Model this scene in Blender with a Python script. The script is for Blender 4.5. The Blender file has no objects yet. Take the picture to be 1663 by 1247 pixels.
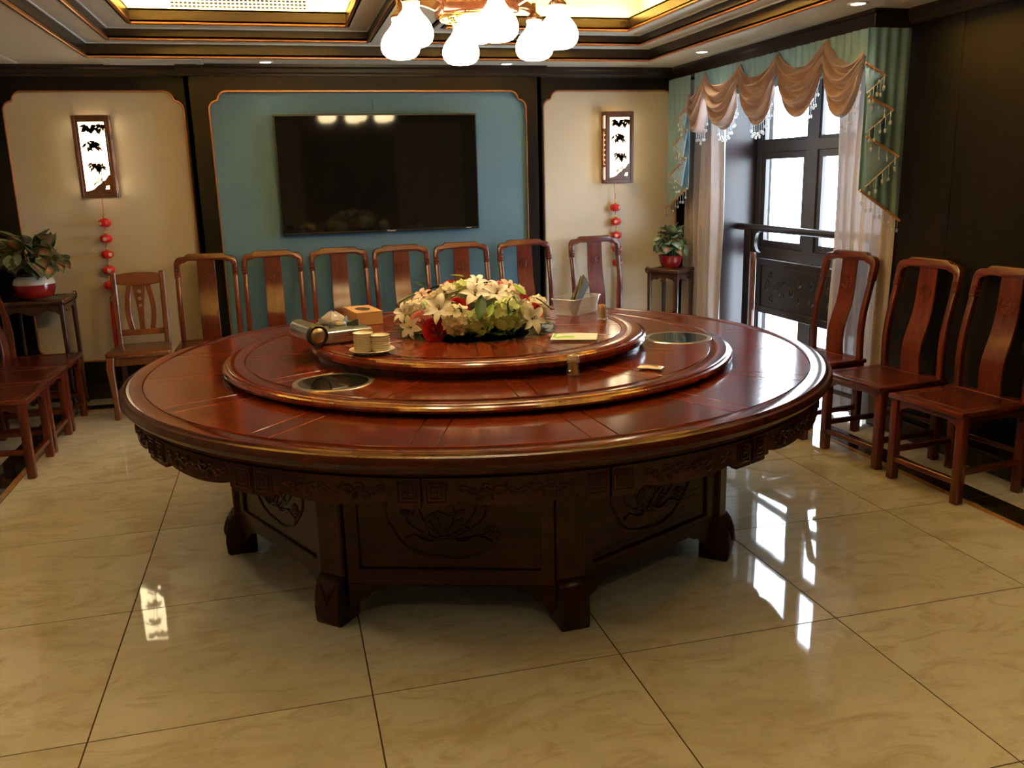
import bpy, bmesh, math, random
from math import sin, cos, pi, radians, sqrt, atan2, hypot
from mathutils import Vector, Matrix, Euler, noise
from mathutils.geometry import tessellate_polygon

random.seed(7)
scene = bpy.context.scene
C = scene.collection

# ------------------------------------------------------------------ camera, sky, exposure
cam_d = bpy.data.cameras.new('camera')
cam = bpy.data.objects.new('camera', cam_d)
C.objects.link(cam)
YAW, PITCH, ROLL, CAMH = 0.2495281, 0.2316207, -0.0258420, 1.51687
fw = Vector((sin(YAW) * cos(PITCH), cos(YAW) * cos(PITCH), -sin(PITCH)))
rt = Vector((cos(YAW), -sin(YAW), 0))
up = rt.cross(fw)
r2 = rt * cos(ROLL) + up * sin(ROLL)
u2 = up * cos(ROLL) - rt * sin(ROLL)
cam.matrix_world = Matrix(((r2.x, u2.x, -fw.x, 0), (r2.y, u2.y, -fw.y, 0), (r2.z, u2.z, -fw.z, CAMH), (0, 0, 0, 1)))
cam_d.sensor_fit = 'HORIZONTAL'
cam_d.sensor_width = 36
cam_d.lens = 1421.435 / 1663 * 36
cam_d.clip_start = 0.05
scene.camera = cam

SKY = 20.0        # overcast sky seen through the window
BULB = 40.0
COVE = 290.0
SCONCE = 7.5    # wall lantern diffusers
SPOT = 38.0
world = bpy.data.worlds.new('overcast_sky')
scene.world = world
world.use_nodes = True
bg = world.node_tree.nodes['Background']
bg.inputs[0].default_value = (0.74, 0.87, 1.0, 1)
bg.inputs[1].default_value = SKY
portal_d = bpy.data.lights.new('window_portal', 'AREA')
portal_d.shape = 'RECTANGLE'
portal_d.size, portal_d.size_y = 2.0, 2.3
portal_d.cycles.is_portal = True
portal = bpy.data.objects.new('window_portal', portal_d)
C.objects.link(portal)
portal.location = (3.86, 5.5, 1.15)
portal.rotation_euler = (0, radians(90), 0)      # looks towards -x, into the room
scene.view_settings.view_transform = 'Standard'
scene.view_settings.look = 'None'
scene.view_settings.exposure = 0.06
scene.view_settings.gamma = 1.0
scene.view_settings.use_curve_mapping = False

# ------------------------------------------------------------------ materials
MAT = {}

def newmat(name):
    m = bpy.data.materials.new(name)
    m.use_nodes = True
    nt = m.node_tree
    bsdf = nt.nodes['Principled BSDF']
    MAT[name] = m
    return m, nt, bsdf

def setp(b, **k):
    for key, val in k.items():
        key = key.replace('_', ' ')
        if key in b.inputs:
            b.inputs[key].default_value = val

def coords(nt, scale=(1, 1, 1), rnd=True, rot=(0, 0, 0)):
    tc = nt.nodes.new('ShaderNodeTexCoord')
    mp = nt.nodes.new('ShaderNodeMapping')
    mp.inputs['Scale'].default_value = scale
    mp.inputs['Rotation'].default_value = rot
    if rnd:
        oi = nt.nodes.new('ShaderNodeObjectInfo')
        mul = nt.nodes.new('ShaderNodeMath'); mul.operation = 'MULTIPLY'; mul.inputs[1].default_value = 61.7
        add = nt.nodes.new('ShaderNodeVectorMath'); add.operation = 'ADD'
        nt.links.new(oi.outputs['Random'], mul.inputs[0])
        nt.links.new(tc.outputs['Object'], add.inputs[0])
        nt.links.new(mul.outputs[0], add.inputs[1])
        nt.links.new(add.outputs[0], mp.inputs['Vector'])
    else:
        nt.links.new(tc.outputs['Object'], mp.inputs['Vector'])
    return mp.outputs[0]

def ramp(nt, fac, stops):
    r = nt.nodes.new('ShaderNodeValToRGB')
    el = r.color_ramp.elements
    while len(el) < len(stops):
        el.new(0.5)
    for e, (p, c) in zip(el, stops):
        e.position = p
        e.color = (*c, 1)
    nt.links.new(fac, r.inputs[0])
    return r.outputs[0]

def noise_tex(nt, vec, scale, detail=4, rough=0.55, dist=0.0):
    n = nt.nodes.new('ShaderNodeTexNoise')
    n.inputs['Scale'].default_value = scale
    n.inputs['Detail'].default_value = detail
    n.inputs['Roughness'].default_value = rough
    n.inputs['Distortion'].default_value = dist
    nt.links.new(vec, n.inputs['Vector'])
    return n.outputs['Fac']

def bump(nt, b, height, strength, dist=0.01):
    bp = nt.nodes.new('ShaderNodeBump')
    bp.inputs['Strength'].default_value = strength
    bp.inputs['Distance'].default_value = dist
    nt.links.new(height, bp.inputs['Height'])
    nt.links.new(bp.outputs[0], b.inputs['Normal'])

def wood(name, dark, mid, light, axis='x', rough=0.25, coat=0.4, var=0.35, spec=0.5, fine=1.0, rnd=True):
    m, nt, b = newmat(name)
    s = [9.0 * fine] * 3
    s['xyz'.index(axis)] = 0.55 * fine
    v = coords(nt, tuple(s), rnd)
    f1 = noise_tex(nt, v, 1.6, 6, 0.6, 0.6)
    s2 = [60.0 * fine] * 3
    s2['xyz'.index(axis)] = 1.5 * fine
    v2 = coords(nt, tuple(s2), rnd)
    f2 = noise_tex(nt, v2, 1.0, 3, 0.6)
    mx = nt.nodes.new('ShaderNodeMix'); mx.data_type = 'FLOAT'
    mx.inputs['Factor'].default_value = 0.35
    nt.links.new(f1, mx.inputs[2]); nt.links.new(f2, mx.inputs[3])
    col = ramp(nt, mx.outputs[0], [(0.32, dark), (0.5, mid), (0.68, light)])
    oi = nt.nodes.new('ShaderNodeObjectInfo')
    mr = nt.nodes.new('ShaderNodeMapRange')
    mr.inputs['To Min'].default_value = 1 - var; mr.inputs['To Max'].default_value = 1 + var
    nt.links.new(oi.outputs['Random'], mr.inputs['Value'])
    hsv = nt.nodes.new('ShaderNodeHueSaturation')
    nt.links.new(col, hsv.inputs['Color']); nt.links.new(mr.outputs[0], hsv.inputs['Value'])
    nt.links.new(hsv.outputs[0], b.inputs['Base Color'])
    setp(b, Roughness=rough, Coat_Weight=coat, Coat_Roughness=0.06, Specular_IOR_Level=spec)
    bump(nt, b, f2, 0.04, 0.002)
    return m

def plain(name, col, rough=0.5, metal=0.0, spec=0.5, noise_amt=0.08, scale=14, **k):
    m, nt, b = newmat(name)
    if noise_amt > 0:
        f = noise_tex(nt, coords(nt), scale, 3)
        lo = tuple(max(0, c * (1 - noise_amt)) for c in col); hi = tuple(min(1, c * (1 + noise_amt)) for c in col)
        nt.links.new(ramp(nt, f, [(0.3, lo), (0.7, hi)]), b.inputs['Base Color'])
    else:
        b.inputs['Base Color'].default_value = (*col, 1)
    setp(b, Roughness=rough, Metallic=metal, Specular_IOR_Level=spec, **k)
    return m

def glow(name, col, strength):
    m, nt, b = newmat(name)
    setp(b, Base_Color=(0.9, 0.9, 0.85, 1), Roughness=0.3, Emission_Color=(*col, 1), Emission_Strength=strength)
    return m

# table and chairs
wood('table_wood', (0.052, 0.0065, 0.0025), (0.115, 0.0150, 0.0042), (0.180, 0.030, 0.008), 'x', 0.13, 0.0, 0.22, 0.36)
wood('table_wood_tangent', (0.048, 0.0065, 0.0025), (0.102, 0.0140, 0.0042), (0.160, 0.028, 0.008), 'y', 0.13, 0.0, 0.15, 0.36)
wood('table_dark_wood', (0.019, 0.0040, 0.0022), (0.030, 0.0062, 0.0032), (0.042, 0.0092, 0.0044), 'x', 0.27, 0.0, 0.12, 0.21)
wood('chair_wood', (0.040, 0.0068, 0.0038), (0.076, 0.0128, 0.0066), (0.115, 0.0215, 0.0098), 'z', 0.26, 0.0, 0.12)
wood('chair_wood_flat', (0.040, 0.0068, 0.0038), (0.072, 0.0120, 0.0062), (0.105, 0.0195, 0.0090), 'x', 0.26, 0.0, 0.12)
wood('brown_chair_wood', (0.070, 0.018, 0.006), (0.125, 0.036, 0.011), (0.180, 0.060, 0.019), 'z', 0.3, 0.3, 0.1)
wood('stand_wood', (0.018, 0.006, 0.004), (0.038, 0.013, 0.008), (0.062, 0.022, 0.013), 'z', 0.28, 0.3, 0.1)
wood('dark_wall_wood', (0.0035, 0.0028, 0.0028), (0.0062, 0.0046, 0.0044), (0.012, 0.0072, 0.0060), 'z', 0.36, 0.0, 0.1, 0.17)
wood('reveal_wood', (0.006, 0.006, 0.007), (0.016, 0.008, 0.008), (0.050, 0.010, 0.012), 'z', 0.30, 0.0, 0.1, 0.40)
wood('rail_wood', (0.006, 0.0045, 0.0045), (0.012, 0.008, 0.0075), (0.022, 0.013, 0.011), 'z', 0.30, 0.0, 0.1, 0.4)
wood('lamplit_wood', (0.22, 0.075, 0.02), (0.36, 0.13, 0.035), (0.48, 0.19, 0.055), 'z', 0.4, 0.0, 0.1, 0.4)  # lantern wood in lighter orange: light from inside put into its colour
wood('dark_trim_wood', (0.011, 0.0062, 0.004), (0.020, 0.0110, 0.0068), (0.032, 0.018, 0.011), 'x', 0.30, 0.0, 0.08, 0.4)
wood('lantern_wood', (0.060, 0.020, 0.008), (0.11, 0.036, 0.013), (0.17, 0.060, 0.022), 'z', 0.35, 0.3, 0.1)
wood('chandelier_wood', (0.035, 0.010, 0.006), (0.065, 0.020, 0.010), (0.10, 0.034, 0.016), 'x', 0.22, 0.5, 0.1)
plain('copper', (0.60, 0.29, 0.15), 0.30, 1.0)
plain('brass', (0.85, 0.58, 0.20), 0.25, 1.0)
plain('steel', (0.55, 0.54, 0.52), 0.28, 1.0)
plain('dark_metal', (0.10, 0.11, 0.115), 0.38, 0.6)
plain('black_plastic', (0.006, 0.006, 0.006), 0.3)
plain('window_bronze', (0.060, 0.052, 0.050), 0.34, 0.35)
plain('ceiling_paint', (0.60, 0.55, 0.46), 0.7, noise_amt=0.03, scale=3)
plain('ceiling_panel_paint', (0.62, 0.62, 0.60), 0.6, noise_amt=0.02)
plain('cove_lit_paint', (0.80, 0.63, 0.27), 0.7, noise_amt=0.02)  # paint yellowed to carry the colour of the LED light
plain('white_plastic', (0.75, 0.74, 0.70), 0.4, noise_amt=0.02)
plain('porcelain', (0.80, 0.76, 0.66), 0.12, noise_amt=0.02)
plain('kraft_card', (0.36, 0.20, 0.085), 0.75, noise_amt=0.05)
plain('black_hole', (0.004, 0.003, 0.003), 0.9, noise_amt=0)
plain('sleeve_green', (0.024, 0.028, 0.020), 0.6)
plain('cream_fabric', (0.62, 0.50, 0.34), 0.8)
plain('red_fabric', (0.55, 0.012, 0.012), 0.55)
plain('red_lantern', (0.62, 0.012, 0.012), 0.32)
plain('pot_red', (0.20, 0.008, 0.012), 0.15)
plain('pot_white', (0.62, 0.60, 0.56), 0.15)
plain('pot_rim', (0.03, 0.016, 0.014), 0.15)
plain('soil', (0.02, 0.014, 0.01), 0.95)
plain('toothpick_wood', (0.62, 0.36, 0.12), 0.7, noise_amt=0.2, scale=60)
plain('green_print', (0.22, 0.55, 0.10), 0.5)
plain('dark_print', (0.10, 0.075, 0.06), 0.5)
plain('braid_trim', (0.48, 0.23, 0.10), 0.6, noise_amt=0.25, scale=120)
plain('white_ink', (0.75, 0.75, 0.72), 0.5, noise_amt=0)
m_ = glow('bulb_glass', (1.0, 0.75, 0.40), BULB)
# the filament sits low in the gourd: the neck of the glass glows less
_nt = m_.node_tree
_tc = _nt.nodes.new('ShaderNodeTexCoord'); _sx = _nt.nodes.new('ShaderNodeSeparateXYZ'); _mr = _nt.nodes.new('ShaderNodeMapRange')
_mr.inputs['From Min'].default_value = 0.120; _mr.inputs['From Max'].default_value = 0.158
_mr.inputs['To Min'].default_value = BULB; _mr.inputs['To Max'].default_value = 0.9
_nt.links.new(_tc.outputs['Object'], _sx.inputs[0]); _nt.links.new(_sx.outputs['Z'], _mr.inputs['Value'])
_nt.links.new(_mr.outputs[0], _nt.nodes['Principled BSDF'].inputs['Emission Strength'])
glow('lantern_diffuser', (1.0, 0.80, 0.46), SCONCE)
glow('led_strip', (1.0, 0.71, 0.24), COVE)
glow('downlight_lens', (1.0, 0.90, 0.72), 12.0)

# painted walls, with a faint woven paper relief
for nm, c in (('wall_cream', (0.54, 0.475, 0.365)), ('wall_teal', (0.057, 0.142, 0.232))):
    m, nt, b = newmat(nm)
    f = noise_tex(nt, coords(nt, (1, 1, 1), False), 2.0, 3)
    nt.links.new(ramp(nt, f, [(0.3, tuple(x * 0.95 for x in c)), (0.7, tuple(x * 1.04 for x in c))]), b.inputs['Base Color'])
    bump(nt, b, noise_tex(nt, coords(nt, (1, 1, 1), False), 420, 2), 0.12, 0.001)
    setp(b, Roughness=0.62)

def marble(name, stops, rough, sc=1.0, veins=None):
    m, nt, b = newmat(name)
    v = coords(nt, (0.75 * sc, 1.35 * sc, 1 * sc), True, (0, 0, 0.35))
    f = noise_tex(nt, v, 1.9, 8, 0.62, 1.1)
    col = ramp(nt, f, stops)
    f2 = noise_tex(nt, v, 5.2, 7, 0.68, 1.9)
    mx = nt.nodes.new('ShaderNodeMix'); mx.data_type = 'RGBA'
    fac = ramp(nt, f2, [(0.50, (0, 0, 0)), (0.66, (0.75, 0.75, 0.75))])
    nt.links.new(fac, mx.inputs[0]); nt.links.new(col, mx.inputs[6])
    mx.inputs[7].default_value = (*(veins or (0.30, 0.20, 0.10)), 1)
    nt.links.new(mx.outputs[2], b.inputs['Base Color'])
    setp(b, Roughness=rough, Specular_IOR_Level=0.55)
    bump(nt, b, noise_tex(nt, coords(nt, (1, 1, 1), False), 3.2, 2), 0.045, 0.01)
    return m
marble('tile_marble', [(0.30, (0.46, 0.41, 0.28)), (0.48, (0.61, 0.58, 0.455)), (0.66, (0.68, 0.655, 0.54))], 0.035, 1.0, (0.46, 0.39, 0.255))
marble('border_dark_marble', [(0.3, (0.008, 0.006, 0.005)), (0.6, (0.018, 0.013, 0.010)), (0.75, (0.09, 0.07, 0.055))], 0.06, 3.0, (0.05, 0.035, 0.025))
marble('border_orange_marble', [(0.3, (0.32, 0.16, 0.06)), (0.7, (0.42, 0.24, 0.10))], 0.06, 3.0, (0.28, 0.13, 0.05))
plain('grout', (0.050, 0.030, 0.014), 0.9)

def fabric(name, col, rough=0.7, transl=0.25, sheen=0.3, alpha=None, aniso=0.0, fold=0.1):
    m, nt, b = newmat(name)
    f = noise_tex(nt, coords(nt, (6, 6, 1)), 7, 4)
    nt.links.new(ramp(nt, f, [(0.3, tuple(c * (1 - fold) for c in col)), (0.7, tuple(min(1, c * (1 + fold)) for c in col))]), b.inputs['Base Color'])
    setp(b, Roughness=rough, Sheen_Weight=sheen, Specular_IOR_Level=0.15 if name.startswith(('leaf', 'petal')) else 0.5)
    out = nt.nodes['Material Output']
    tr = nt.nodes.new('ShaderNodeBsdfTranslucent')
    tr.inputs[0].default_value = (*col, 1)
    mx = nt.nodes.new('ShaderNodeMixShader'); mx.inputs[0].default_value = transl
    nt.links.new(b.outputs[0], mx.inputs[1]); nt.links.new(tr.outputs[0], mx.inputs[2])
    last = mx
    if alpha is not None:
        tp = nt.nodes.new('ShaderNodeBsdfTransparent')
        m2 = nt.nodes.new('ShaderNodeMixShader'); m2.inputs[0].default_value = alpha
        nt.links.new(tp.outputs[0], m2.inputs[1]); nt.links.new(mx.outputs[0], m2.inputs[2])
        last = m2
    nt.links.new(last.outputs[0], out.inputs[0])
    return m
fabric('satin_rose', (0.41, 0.285, 0.255), 0.28, 0.12, 0.1)
fabric('mint_cloth', (0.215, 0.390, 0.450), 0.6, 0.2, 0.25, fold=0.15)  # mint turned bluer: window haze put into the cloth colour
fabric('blue_lining', (0.370, 0.590, 0.780), 0.5, 0.3, 0.2)  # blue-teal lining, pushed bluer to hold the haze from the window
fabric('sheer_cloth', (0.40, 0.345, 0.335), 0.8, 0.07, 0.1, 0.993)
fabric('plastic_wrap', (0.7, 0.7, 0.68), 0.1, 0.3, 0.0, 0.55)
fabric('leaf_green', (0.016, 0.048, 0.011), 0.45, 0.15, 0.0, fold=0.4)
fabric('leaf_lime', (0.22, 0.34, 0.05), 0.45, 0.25, 0.0, fold=0.3)
fabric('petal_white', (0.86, 0.85, 0.78), 0.6, 0.3, 0.0, fold=0.04)
fabric('petal_peach', (0.84, 0.62, 0.50), 0.6, 0.3, 0.0, fold=0.1)
fabric('petal_cream', (0.86, 0.80, 0.58), 0.6, 0.3, 0.0, fold=0.12)
fabric('petal_lime', (0.64, 0.72, 0.34), 0.6, 0.3, 0.0, fold=0.15)
fabric('petal_red', (0.40, 0.006, 0.012), 0.5, 0.15, 0.1, fold=0.3)
fabric('petal_pink', (0.74, 0.32, 0.28), 0.55, 0.25, 0.1, fold=0.25)
plain('stamen', (0.16, 0.10, 0.02), 0.7)
plain('moss', (0.005, 0.012, 0.004), 0.95, spec=0.1, noise_amt=0.5)
plain('stem_green', (0.05, 0.075, 0.025), 0.5)

# caladium leaves: pink hearts with green margins, in two temperaments
for nm, cen, edge in (('caladium_pink', (0.42, 0.13, 0.10), (0.055, 0.085, 0.035)), ('caladium_green', (0.15, 0.060, 0.045), (0.040, 0.060, 0.024)), ('caladium_pale', (0.50, 0.46, 0.36), (0.15, 0.21, 0.11))):
    m, nt, b = newmat(nm)
    tc = nt.nodes.new('ShaderNodeTexCoord')
    ln = nt.nodes.new('ShaderNodeVectorMath'); ln.operation = 'LENGTH'
    mp = nt.nodes.new('ShaderNodeMapping')
    mp.inputs['Location'].default_value = (0, -0.5, 0); mp.inputs['Scale'].default_value = (1.9, 1.25, 0)
    mp.vector_type = 'POINT'
    nt.links.new(tc.outputs['Object'], mp.inputs[0]); nt.links.new(mp.outputs[0], ln.inputs[0])
    f2 = noise_tex(nt, coords(nt), 5.0, 4)
    ad = nt.nodes.new('ShaderNodeMath'); ad.operation = 'MULTIPLY_ADD'
    nt.links.new(f2, ad.inputs[0]); ad.inputs[1].default_value = 0.6; nt.links.new(ln.outputs['Value'], ad.inputs[2])
    nt.links.new(ramp(nt, ad.outputs[0], [(0.35, cen), (0.85, edge)]), b.inputs['Base Color'])
    setp(b, Roughness=0.42)

def glassy(name, col, alpha, rough=0.02, ior=1.45):
    # thin clear sheet: fresnel gloss over a tinted see-through layer
    m, nt, b = newmat(name)
    out = nt.nodes['Material Output']
    gl = nt.nodes.new('ShaderNodeBsdfGlossy'); gl.inputs['Roughness'].default_value = rough
    tp = nt.nodes.new('ShaderNodeBsdfTransparent'); tp.inputs[0].default_value = (*col, 1)
    fr = nt.nodes.new('ShaderNodeFresnel')
    ge = nt.nodes.new('ShaderNodeNewGeometry')        # same reflectance on both faces of a thin sheet
    mi = nt.nodes.new('ShaderNodeMix'); mi.data_type = 'FLOAT'
    mi.inputs[2].default_value = ior; mi.inputs[3].default_value = 1 / ior
    nt.links.new(ge.outputs['Backfacing'], mi.inputs[0]); nt.links.new(mi.outputs[0], fr.inputs[0])
    df = nt.nodes.new('ShaderNodeBsdfDiffuse'); df.inputs[0].default_value = (0.75, 0.78, 0.80, 1)
    m1 = nt.nodes.new('ShaderNodeMixShader'); m1.inputs[0].default_value = alpha
    nt.links.new(tp.outputs[0], m1.inputs[1]); nt.links.new(df.outputs[0], m1.inputs[2])
    m2 = nt.nodes.new('ShaderNodeMixShader')
    nt.links.new(fr.outputs[0], m2.inputs[0]); nt.links.new(m1.outputs[0], m2.inputs[1]); nt.links.new(gl.outputs[0], m2.inputs[2])
    nt.links.new(m2.outputs[0], out.inputs[0])
    return m
glassy('window_glass', (0.97, 0.98, 0.98), 0.0)
glassy('jar_glass', (0.95, 0.96, 0.95), 0.06)
glassy('clear_plastic', (0.93, 0.94, 0.95), 0.28, 0.12)
glassy('crystal', (0.92, 0.95, 0.97), 0.35, 0.03, 1.8)
plain('smoked_glass', (0.010, 0.012, 0.010), 0.03, spec=0.8, noise_amt=0)
plain('tv_screen', (0.004, 0.004, 0.004), 0.05, spec=0.35, noise_amt=0)

# ------------------------------------------------------------------ mesh helpers
class B:
    def __init__(s):
        s.bm = bmesh.new()
    def _add(s, verts, faces, M=None):
        vs = [s.bm.verts.new(M @ Vector(p) if M else p) for p in verts]
        for f in faces:
            try:
                s.bm.faces.new([vs[i] for i in f])
            except ValueError:
                pass
        return s
    def box(s, c, d, M=None):
        x, y, z = c; a, b_, h = d[0] / 2, d[1] / 2, d[2] / 2
        v = [(x + i * a, y + j * b_, z + k * h) for k in (-1, 1) for j in (-1, 1) for i in (-1, 1)]
        return s._add(v, [(0, 2, 3, 1), (4, 5, 7, 6), (0, 1, 5, 4), (2, 6, 7, 3), (0, 4, 6, 2), (1, 3, 7, 5)], M)
    def bb(s, x0, x1, y0, y1, z0, z1, M=None):
        return s.box(((x0 + x1) / 2, (y0 + y1) / 2, (z0 + z1) / 2), (x1 - x0, y1 - y0, z1 - z0), M)
    def prism(s, outer, a0, a1, plane='xy', holes=(), M=None, fn=None):
        mp = {'xy': lambda u, v, w: (u, v, w), 'xz': lambda u, v, w: (u, w, v), 'yz': lambda u, v, w: (w, u, v)}[plane]
        loops = [list(outer)] + [list(h) for h in holes]
        pts = [p for l in loops for p in l]; n = len(pts)
        vs = []
        for w in (a0, a1):
            for p in pts:
                q = mp(p[0], p[1], w)
                vs.append(fn(q) if fn else q)
        faces = []
        if holes:
            tri = tessellate_polygon([[Vector((p[0], p[1], 0)) for p in l] for l in loops])
            for t in tri:
                faces.append(tuple(t)); faces.append(tuple(i + n for i in reversed(t)))
        else:
            faces.append(tuple(range(n))); faces.append(tuple(range(2 * n - 1, n - 1, -1)))
        o = 0
        for l in loops:
            k = len(l)
            for i in range(k):
                j = (i + 1) % k
                faces.append((o + i, o + j, o + j + n, o + i + n))
            o += k
        return s._add(vs, faces, M)
    def lathe(s, prof, n=32, M=None, cap0=True, cap1=True, a0=0, a1=2 * pi):
        full = abs(a1 - a0 - 2 * pi) < 1e-6
        m = n if full else n + 1
        vs = [(r * cos(a0 + (a1 - a0) * i / n), r * sin(a0 + (a1 - a0) * i / n), z) for i in range(m) for r, z in prof]
        k = len(prof); f = []
        for i in range(n):
            j = (i + 1) % m
            for q in range(k - 1):
                f.append((i * k + q, j * k + q, j * k + q + 1, i * k + q + 1))
        if full and cap0 and prof[0][0] > 1e-6:
            f.append(tuple(i * k for i in range(n))[::-1])
        if full and cap1 and prof[-1][0] > 1e-6:
            f.append(tuple(i * k + k - 1 for i in range(n)))
        return s._add(vs, f, M)
    def tube(s, path, r, n=8, closed=False, M=None, flat=1.0):
        P = [Vector(p) for p in path]; m = len(P)
        R = r if isinstance(r, (list, tuple)) else [r] * m
        rings = []; up_ = None
        for i, p in enumerate(P):
            if closed:
                t = P[(i + 1) % m] - P[i - 1]
            else:
                t = P[min(i + 1, m - 1)] - P[max(i - 1, 0)]
            if t.length < 1e-9: t = Vector((0, 0, 1))
            t.normalize()
            if up_ is None:
                up_ = Vector((0, 0, 1)) if abs(t.z) < 0.9 else Vector((0, 1, 0))
            a = up_ - t * up_.dot(t)
            if a.length < 1e-6: a = t.orthogonal()
            a.normalize(); up_ = a; b_ = t.cross(a)
            rings.append([p + (a * cos(2 * pi * k / n) * flat + b_ * sin(2 * pi * k / n)) * R[i] for k in range(n)])
        vs = [q for ring in rings for q in ring]; f = []
        for i in range(m if closed else m - 1):
            j = (i + 1) % m
            for k in range(n):
                l = (k + 1) % n
                f.append((i * n + k, i * n + l, j * n + l, j * n + k))
        if not closed:
            f.append(tuple(range(n))[::-1]); f.append(tuple((m - 1) * n + k for k in range(n)))
        return s._add(vs, f, M)
    def sweep(s, path, side, w, d, M=None):
        # rectangular section: w along the fixed vector side, d across it; w and d may be lists
        P = [Vector(p) for p in path]; m = len(P); side = Vector(side).normalized()
        W = w if isinstance(w, (list, tuple)) else [w] * m
        D = d if isinstance(d, (list, tuple)) else [d] * m
        vs = []
        for i, p in enumerate(P):
            t = (P[min(i + 1, m - 1)] - P[max(i - 1, 0)]).normalized()
            o = t.cross(side).normalized()
            for a, b_ in ((-1, -1), (1, -1), (1, 1), (-1, 1)):
                vs.append(p + side * a * W[i] / 2 + o * b_ * D[i] / 2)
        f = [(0, 1, 2, 3), tuple(range(4 * m - 1, 4 * m - 5, -1))]
        for i in range(m - 1):
            for k in range(4):
                l = (k + 1) % 4
                f.append((4 * i + k, 4 * i + 4 + k, 4 * i + 4 + l, 4 * i + l))
        return s._add(vs, f, M)
    def grid(s, fn, nu, nv, closeu=False, M=None):
        mu = nu if closeu else nu + 1
        vs = [fn(i / nu, j / nv) for i in range(mu) for j in range(nv + 1)]
        f = []
        for i in range(nu):
            k = (i + 1) % mu
            for j in range(nv):
                f.append((i * (nv + 1) + j, k * (nv + 1) + j, k * (nv + 1) + j + 1, i * (nv + 1) + j + 1))
        return s._add(vs, f, M)
    def ball(s, c, r, nu=14, nv=8, M=None):
        rx, ry, rz = r if isinstance(r, (list, tuple)) else (r, r, r)
        top = (c[0], c[1], c[2] + rz); bot = (c[0], c[1], c[2] - rz)
        vs = [bot] + [(c[0] + rx * cos(2 * pi * i / nu) * sin(pi * j / nv), c[1] + ry * sin(2 * pi * i / nu) * sin(pi * j / nv), c[2] - rz * cos(pi * j / nv)) for j in range(1, nv) for i in range(nu)] + [top]
        f = []
        for i in range(nu):
            l = (i + 1) % nu
            f.append((0, 1 + l, 1 + i))
            for j in range(nv - 2):
                f.append((1 + j * nu + i, 1 + j * nu + l, 1 + (j + 1) * nu + l, 1 + (j + 1) * nu + i))
            f.append((1 + (nv - 2) * nu + i, 1 + (nv - 2) * nu + l, len(vs) - 1))
        return s._add(vs, f, M)

def mesh_of(b, name, mat, bev=0.0, seg=1, ang=35, solid=None):
    bm = b.bm
    bmesh.ops.remove_doubles(bm, verts=bm.verts, dist=1e-6)
    bmesh.ops.recalc_face_normals(bm, faces=bm.faces)
    if solid:
        # second skin a plain offset behind the first, joined round the open edges
        bm.normal_update()
        bound = [(e.verts[0], e.verts[1]) for e in bm.edges if e.is_boundary]
        faces = bm.faces[:]
        mp_ = {v: bm.verts.new(v.co - v.normal * solid) for v in bm.verts[:]}
        for f in faces: bm.faces.new([mp_[v] for v in reversed(f.verts)])
        for a, b_ in bound:
            try: bm.faces.new((a, b_, mp_[b_], mp_[a]))
            except ValueError: pass
        bmesh.ops.recalc_face_normals(bm, faces=bm.faces)
    if bev > 0:
        es = [e for e in bm.edges if e.is_manifold and e.calc_face_angle(0) > 0.6]
        bmesh.ops.bevel(bm, geom=es, offset=bev, segments=seg, profile=0.5, affect='EDGES', clamp_overlap=True)
    me = bpy.data.meshes.new(name)
    bm.to_mesh(me); bm.free()
    me.polygons.foreach_set('use_smooth', [True] * len(me.polygons))
    me.set_sharp_from_angle(angle=radians(ang))
    me.materials.append(MAT[mat])
    return me

def link(name, me, parent=None, loc=(0, 0, 0), rot=(0, 0, 0), scale=(1, 1, 1)):
    o = bpy.data.objects.new(name, me)
    C.objects.link(o)
    o.parent = parent
    o.location = loc; o.rotation_euler = rot; o.scale = scale
    return o

def obj(name, b, mat, parent=None, loc=(0, 0, 0), rot=(0, 0, 0), bev=0.0, seg=1, ang=35, solid=None, kind=None):
    o = link(name, mesh_of(b, name, mat, bev, seg, ang, solid), parent, loc, rot)
    if kind: o['kind'] = kind
    return o

def tag(o, label, cat, group=None):
    o['label'] = label; o['category'] = cat
    if group: o['group'] = group
    return o

def thing(name, label, cat, loc=(0, 0, 0), rotz=0.0, group=None):
    o = link(name, None, None, loc, (0, 0, rotz))
    return tag(o, label, cat, group)

def dup(root, loc, rotz, label, group=None):
    def cp(o, par):
        c = o.copy(); C.objects.link(c); c.parent = par
        for ch in o.children: cp(ch, c)
        return c
    r = cp(root, None)
    r.location = loc; r.rotation_euler = (0, 0, rotz); r['label'] = label
    if group: r['group'] = group
    return r

def struct(o):
    o['kind'] = 'structure'
    return o

def rect(x0, x1, y0, y1):
    return [(x0, y0), (x1, y0), (x1, y1), (x0, y1)]

def arc(cx, cy, r, a0, a1, n):
    return [(cx + r * cos(radians(a0 + (a1 - a0) * i / n)), cy + r * sin(radians(a0 + (a1 - a0) * i / n))) for i in range(n + 1)]

# ------------------------------------------------------------------ the room
YB = 6.884; XL = -1.98; XR = 3.37; YF = -1.3; ZC = 2.34
YBAY = 6.81         # the middle bay of the back wall stands forward
XWIN = 3.75         # plane of the window

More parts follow.
